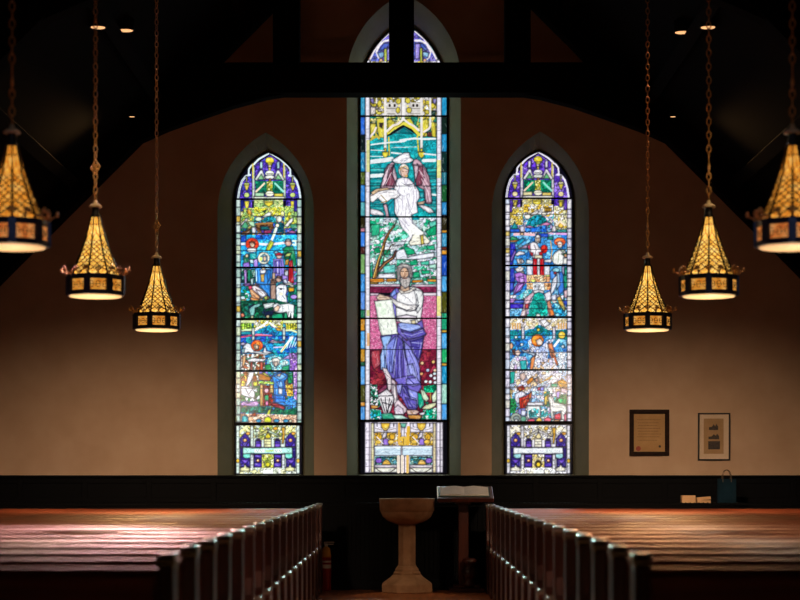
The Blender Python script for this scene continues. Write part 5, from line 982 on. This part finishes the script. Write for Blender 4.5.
# ---------------------------------------------------------------- things on the cap of the screen
TY, TZ = SY + .09, 1.045
def px_x(px): return (px - CX) * TY / F
s = F / TY
bm = NB(); box(bm, px_x(681.2), TY-.06, TZ, px_x(694.8), TY+.06, TZ+7.4/s); tag(obj('small_box', bm, 'card', bevel=.004), 'small tan box on the screen ledge, left beside the two booklets', 'box')
bm = NB(); box(bm, px_x(696.4), TY-.06, TZ, px_x(710), TY+.06, TZ+2.6/s); tag(obj('booklet', bm, 'card', bevel=.002), 'tan booklet lying flat on the ledge under the tilted one', 'booklet')
t2 = Matrix.Translation((px_x(703.2), TY, TZ + 4.4/s)) @ Matrix.Rotation(math.radians(-5), 4, 'Y')
bm = NB(); box(bm, -6.9/s, -.055, -1.4/s, 6.9/s, .055, 1.4/s, t2); tag(obj('booklet', bm, 'card', bevel=.002), 'tan booklet tilted on top of the flat one on the ledge', 'booklet')
bg = tag(empty('paper_bag', (px_x(726.6), TY, TZ)), 'dark blue paper gift bag with twine handles on the screen ledge', 'bag')
bm = NB(); hw = 9/s; lathe(bm, [(1, 0), (1, .29)], 4, rot=PI/4, cap=False)
for v in bm.verts: v.co.x = math.copysign(hw*(1 if v.co.z < .1 else 1.0), v.co.x); v.co.y = math.copysign(.05 if v.co.z < .1 else .035, v.co.y)
fb = [v for v in bm.verts if v.co.z < .01]; bmesh.ops.contextual_create(bm, geom=fb); obj('bag_body', bm, 'bag', bg)
for dy in (-.036, .036):
    bm = NB(); tube(bm, [(-.05, dy, .25), (-.052, dy, .33), (-.03, dy, .385), (0, dy, .4), (.03, dy, .385), (.052, dy, .33), (.05, dy, .25)], .005, 6); obj('handle', bm, 'rope', bg)

# ---------------------------------------------------------------- light
w = bpy.data.worlds.new('overcast_sky'); sc.world = w; w.use_nodes = True
bgn = w.node_tree.nodes['Background']; bgn.inputs[0].default_value = (.97, .99, 1, 1); bgn.inputs[1].default_value = 1.12
for s in (-1, 1): spot('lantern_cool_fill', (s*1.2, 1.5, 5.2), (s*2.5, 12.05, 3.1), 300, (.45, .6, 1.), 6, .8, .3)  # added unseen spots, turn the nearest lanterns blue in place of daylight
spot('bench_end_fill', (0, 4.2, 6.6), (0, 12.4, .6), 1100, (1., .42, .28), 15, .9, .1)  # added unseen spot that reddens the bench ends
for px, py, Y, tx, ty, e_, c, cone in ((98, 28, 18.6, -3.4, 11.7, 8200, (1., .5, .47), 40), (126, 31, 19.4, -2.2, 15.5, 420, (1., .5, .22), 60), (682, 33, 19.4, 2.2, 15.5, 460, (1., .46, .2), 60), (708, 28, 18.6, 3.4, 10.8, 1700, (1., .42, .18), 48)):
    p = at(px, py, Y); spot('roof_spot_lamp', (p[0], p[1], p[2]-.03), (tx, ty, .9), e_, c, cone, 1., .5)
for px, py, Y in ((132, 117, 22.1), (673, 117, 22.1)):
    p = at(px, py, Y); spot('roof_spot_lamp', (p[0], p[1], p[2]-.03), (p[0]*.9, 17.5, .9), 420, (1., .54, .2), 90, 1., .05)
spot('aisle_lamp', (.3, 18.8, 6.2), (.15, 21.2, 0), 210, (1., .62, .36), 19, .9)
spot('finial_fill', (0, 23.1, 5.6), (0, 10.2, .9), 16000, (.6, 1., .88), 13, .8, .45)  # added spot inside the middle window, gives the near finials their glints
spot('finial_fill', (0, 23.1, 5.6), (0, 17.2, .9), 1500, (.62, 1., .9), 34, .9, .45)  # second added spot there, for the farther bench ends
sd = bpy.data.lights.new('daylight', 'SUN'); sd.energy = 5; sd.angle = math.radians(32); sd.color = (.9, 1., .97)
so = bpy.data.objects.new('daylight', sd); COL.objects.link(so); so.rotation_euler = Vector((0, -1, -.34)).to_track_quat('-Z', 'Y').to_euler()

# ---------------------------------------------------------------- camera
cd = bpy.data.cameras.new('camera'); co_ = bpy.data.objects.new('camera', cd); COL.objects.link(co_); sc.camera = co_
co_.location = (0, 0, EYE); co_.rotation_euler = (PI/2, 0, 0)
cd.sensor_fit = 'HORIZONTAL'; cd.sensor_width = 36; cd.lens = F * 36 / 800; cd.shift_x = -(CX - 400) / 800; cd.shift_y = (CY - 300) / 800
cd.clip_end = 200; cd.dof.use_dof = True; cd.dof.focus_distance = 23.7; cd.dof.aperture_fstop = 1.9
sc.view_settings.view_transform = 'Standard'; sc.view_settings.look = 'None'; sc.view_settings.exposure = 0; sc.view_settings.gamma = 1
sc.cycles.use_denoising = True; sc.cycles.max_bounces = 8; sc.cycles.transparent_max_bounces = 16; sc.cycles.sample_clamp_indirect = 4
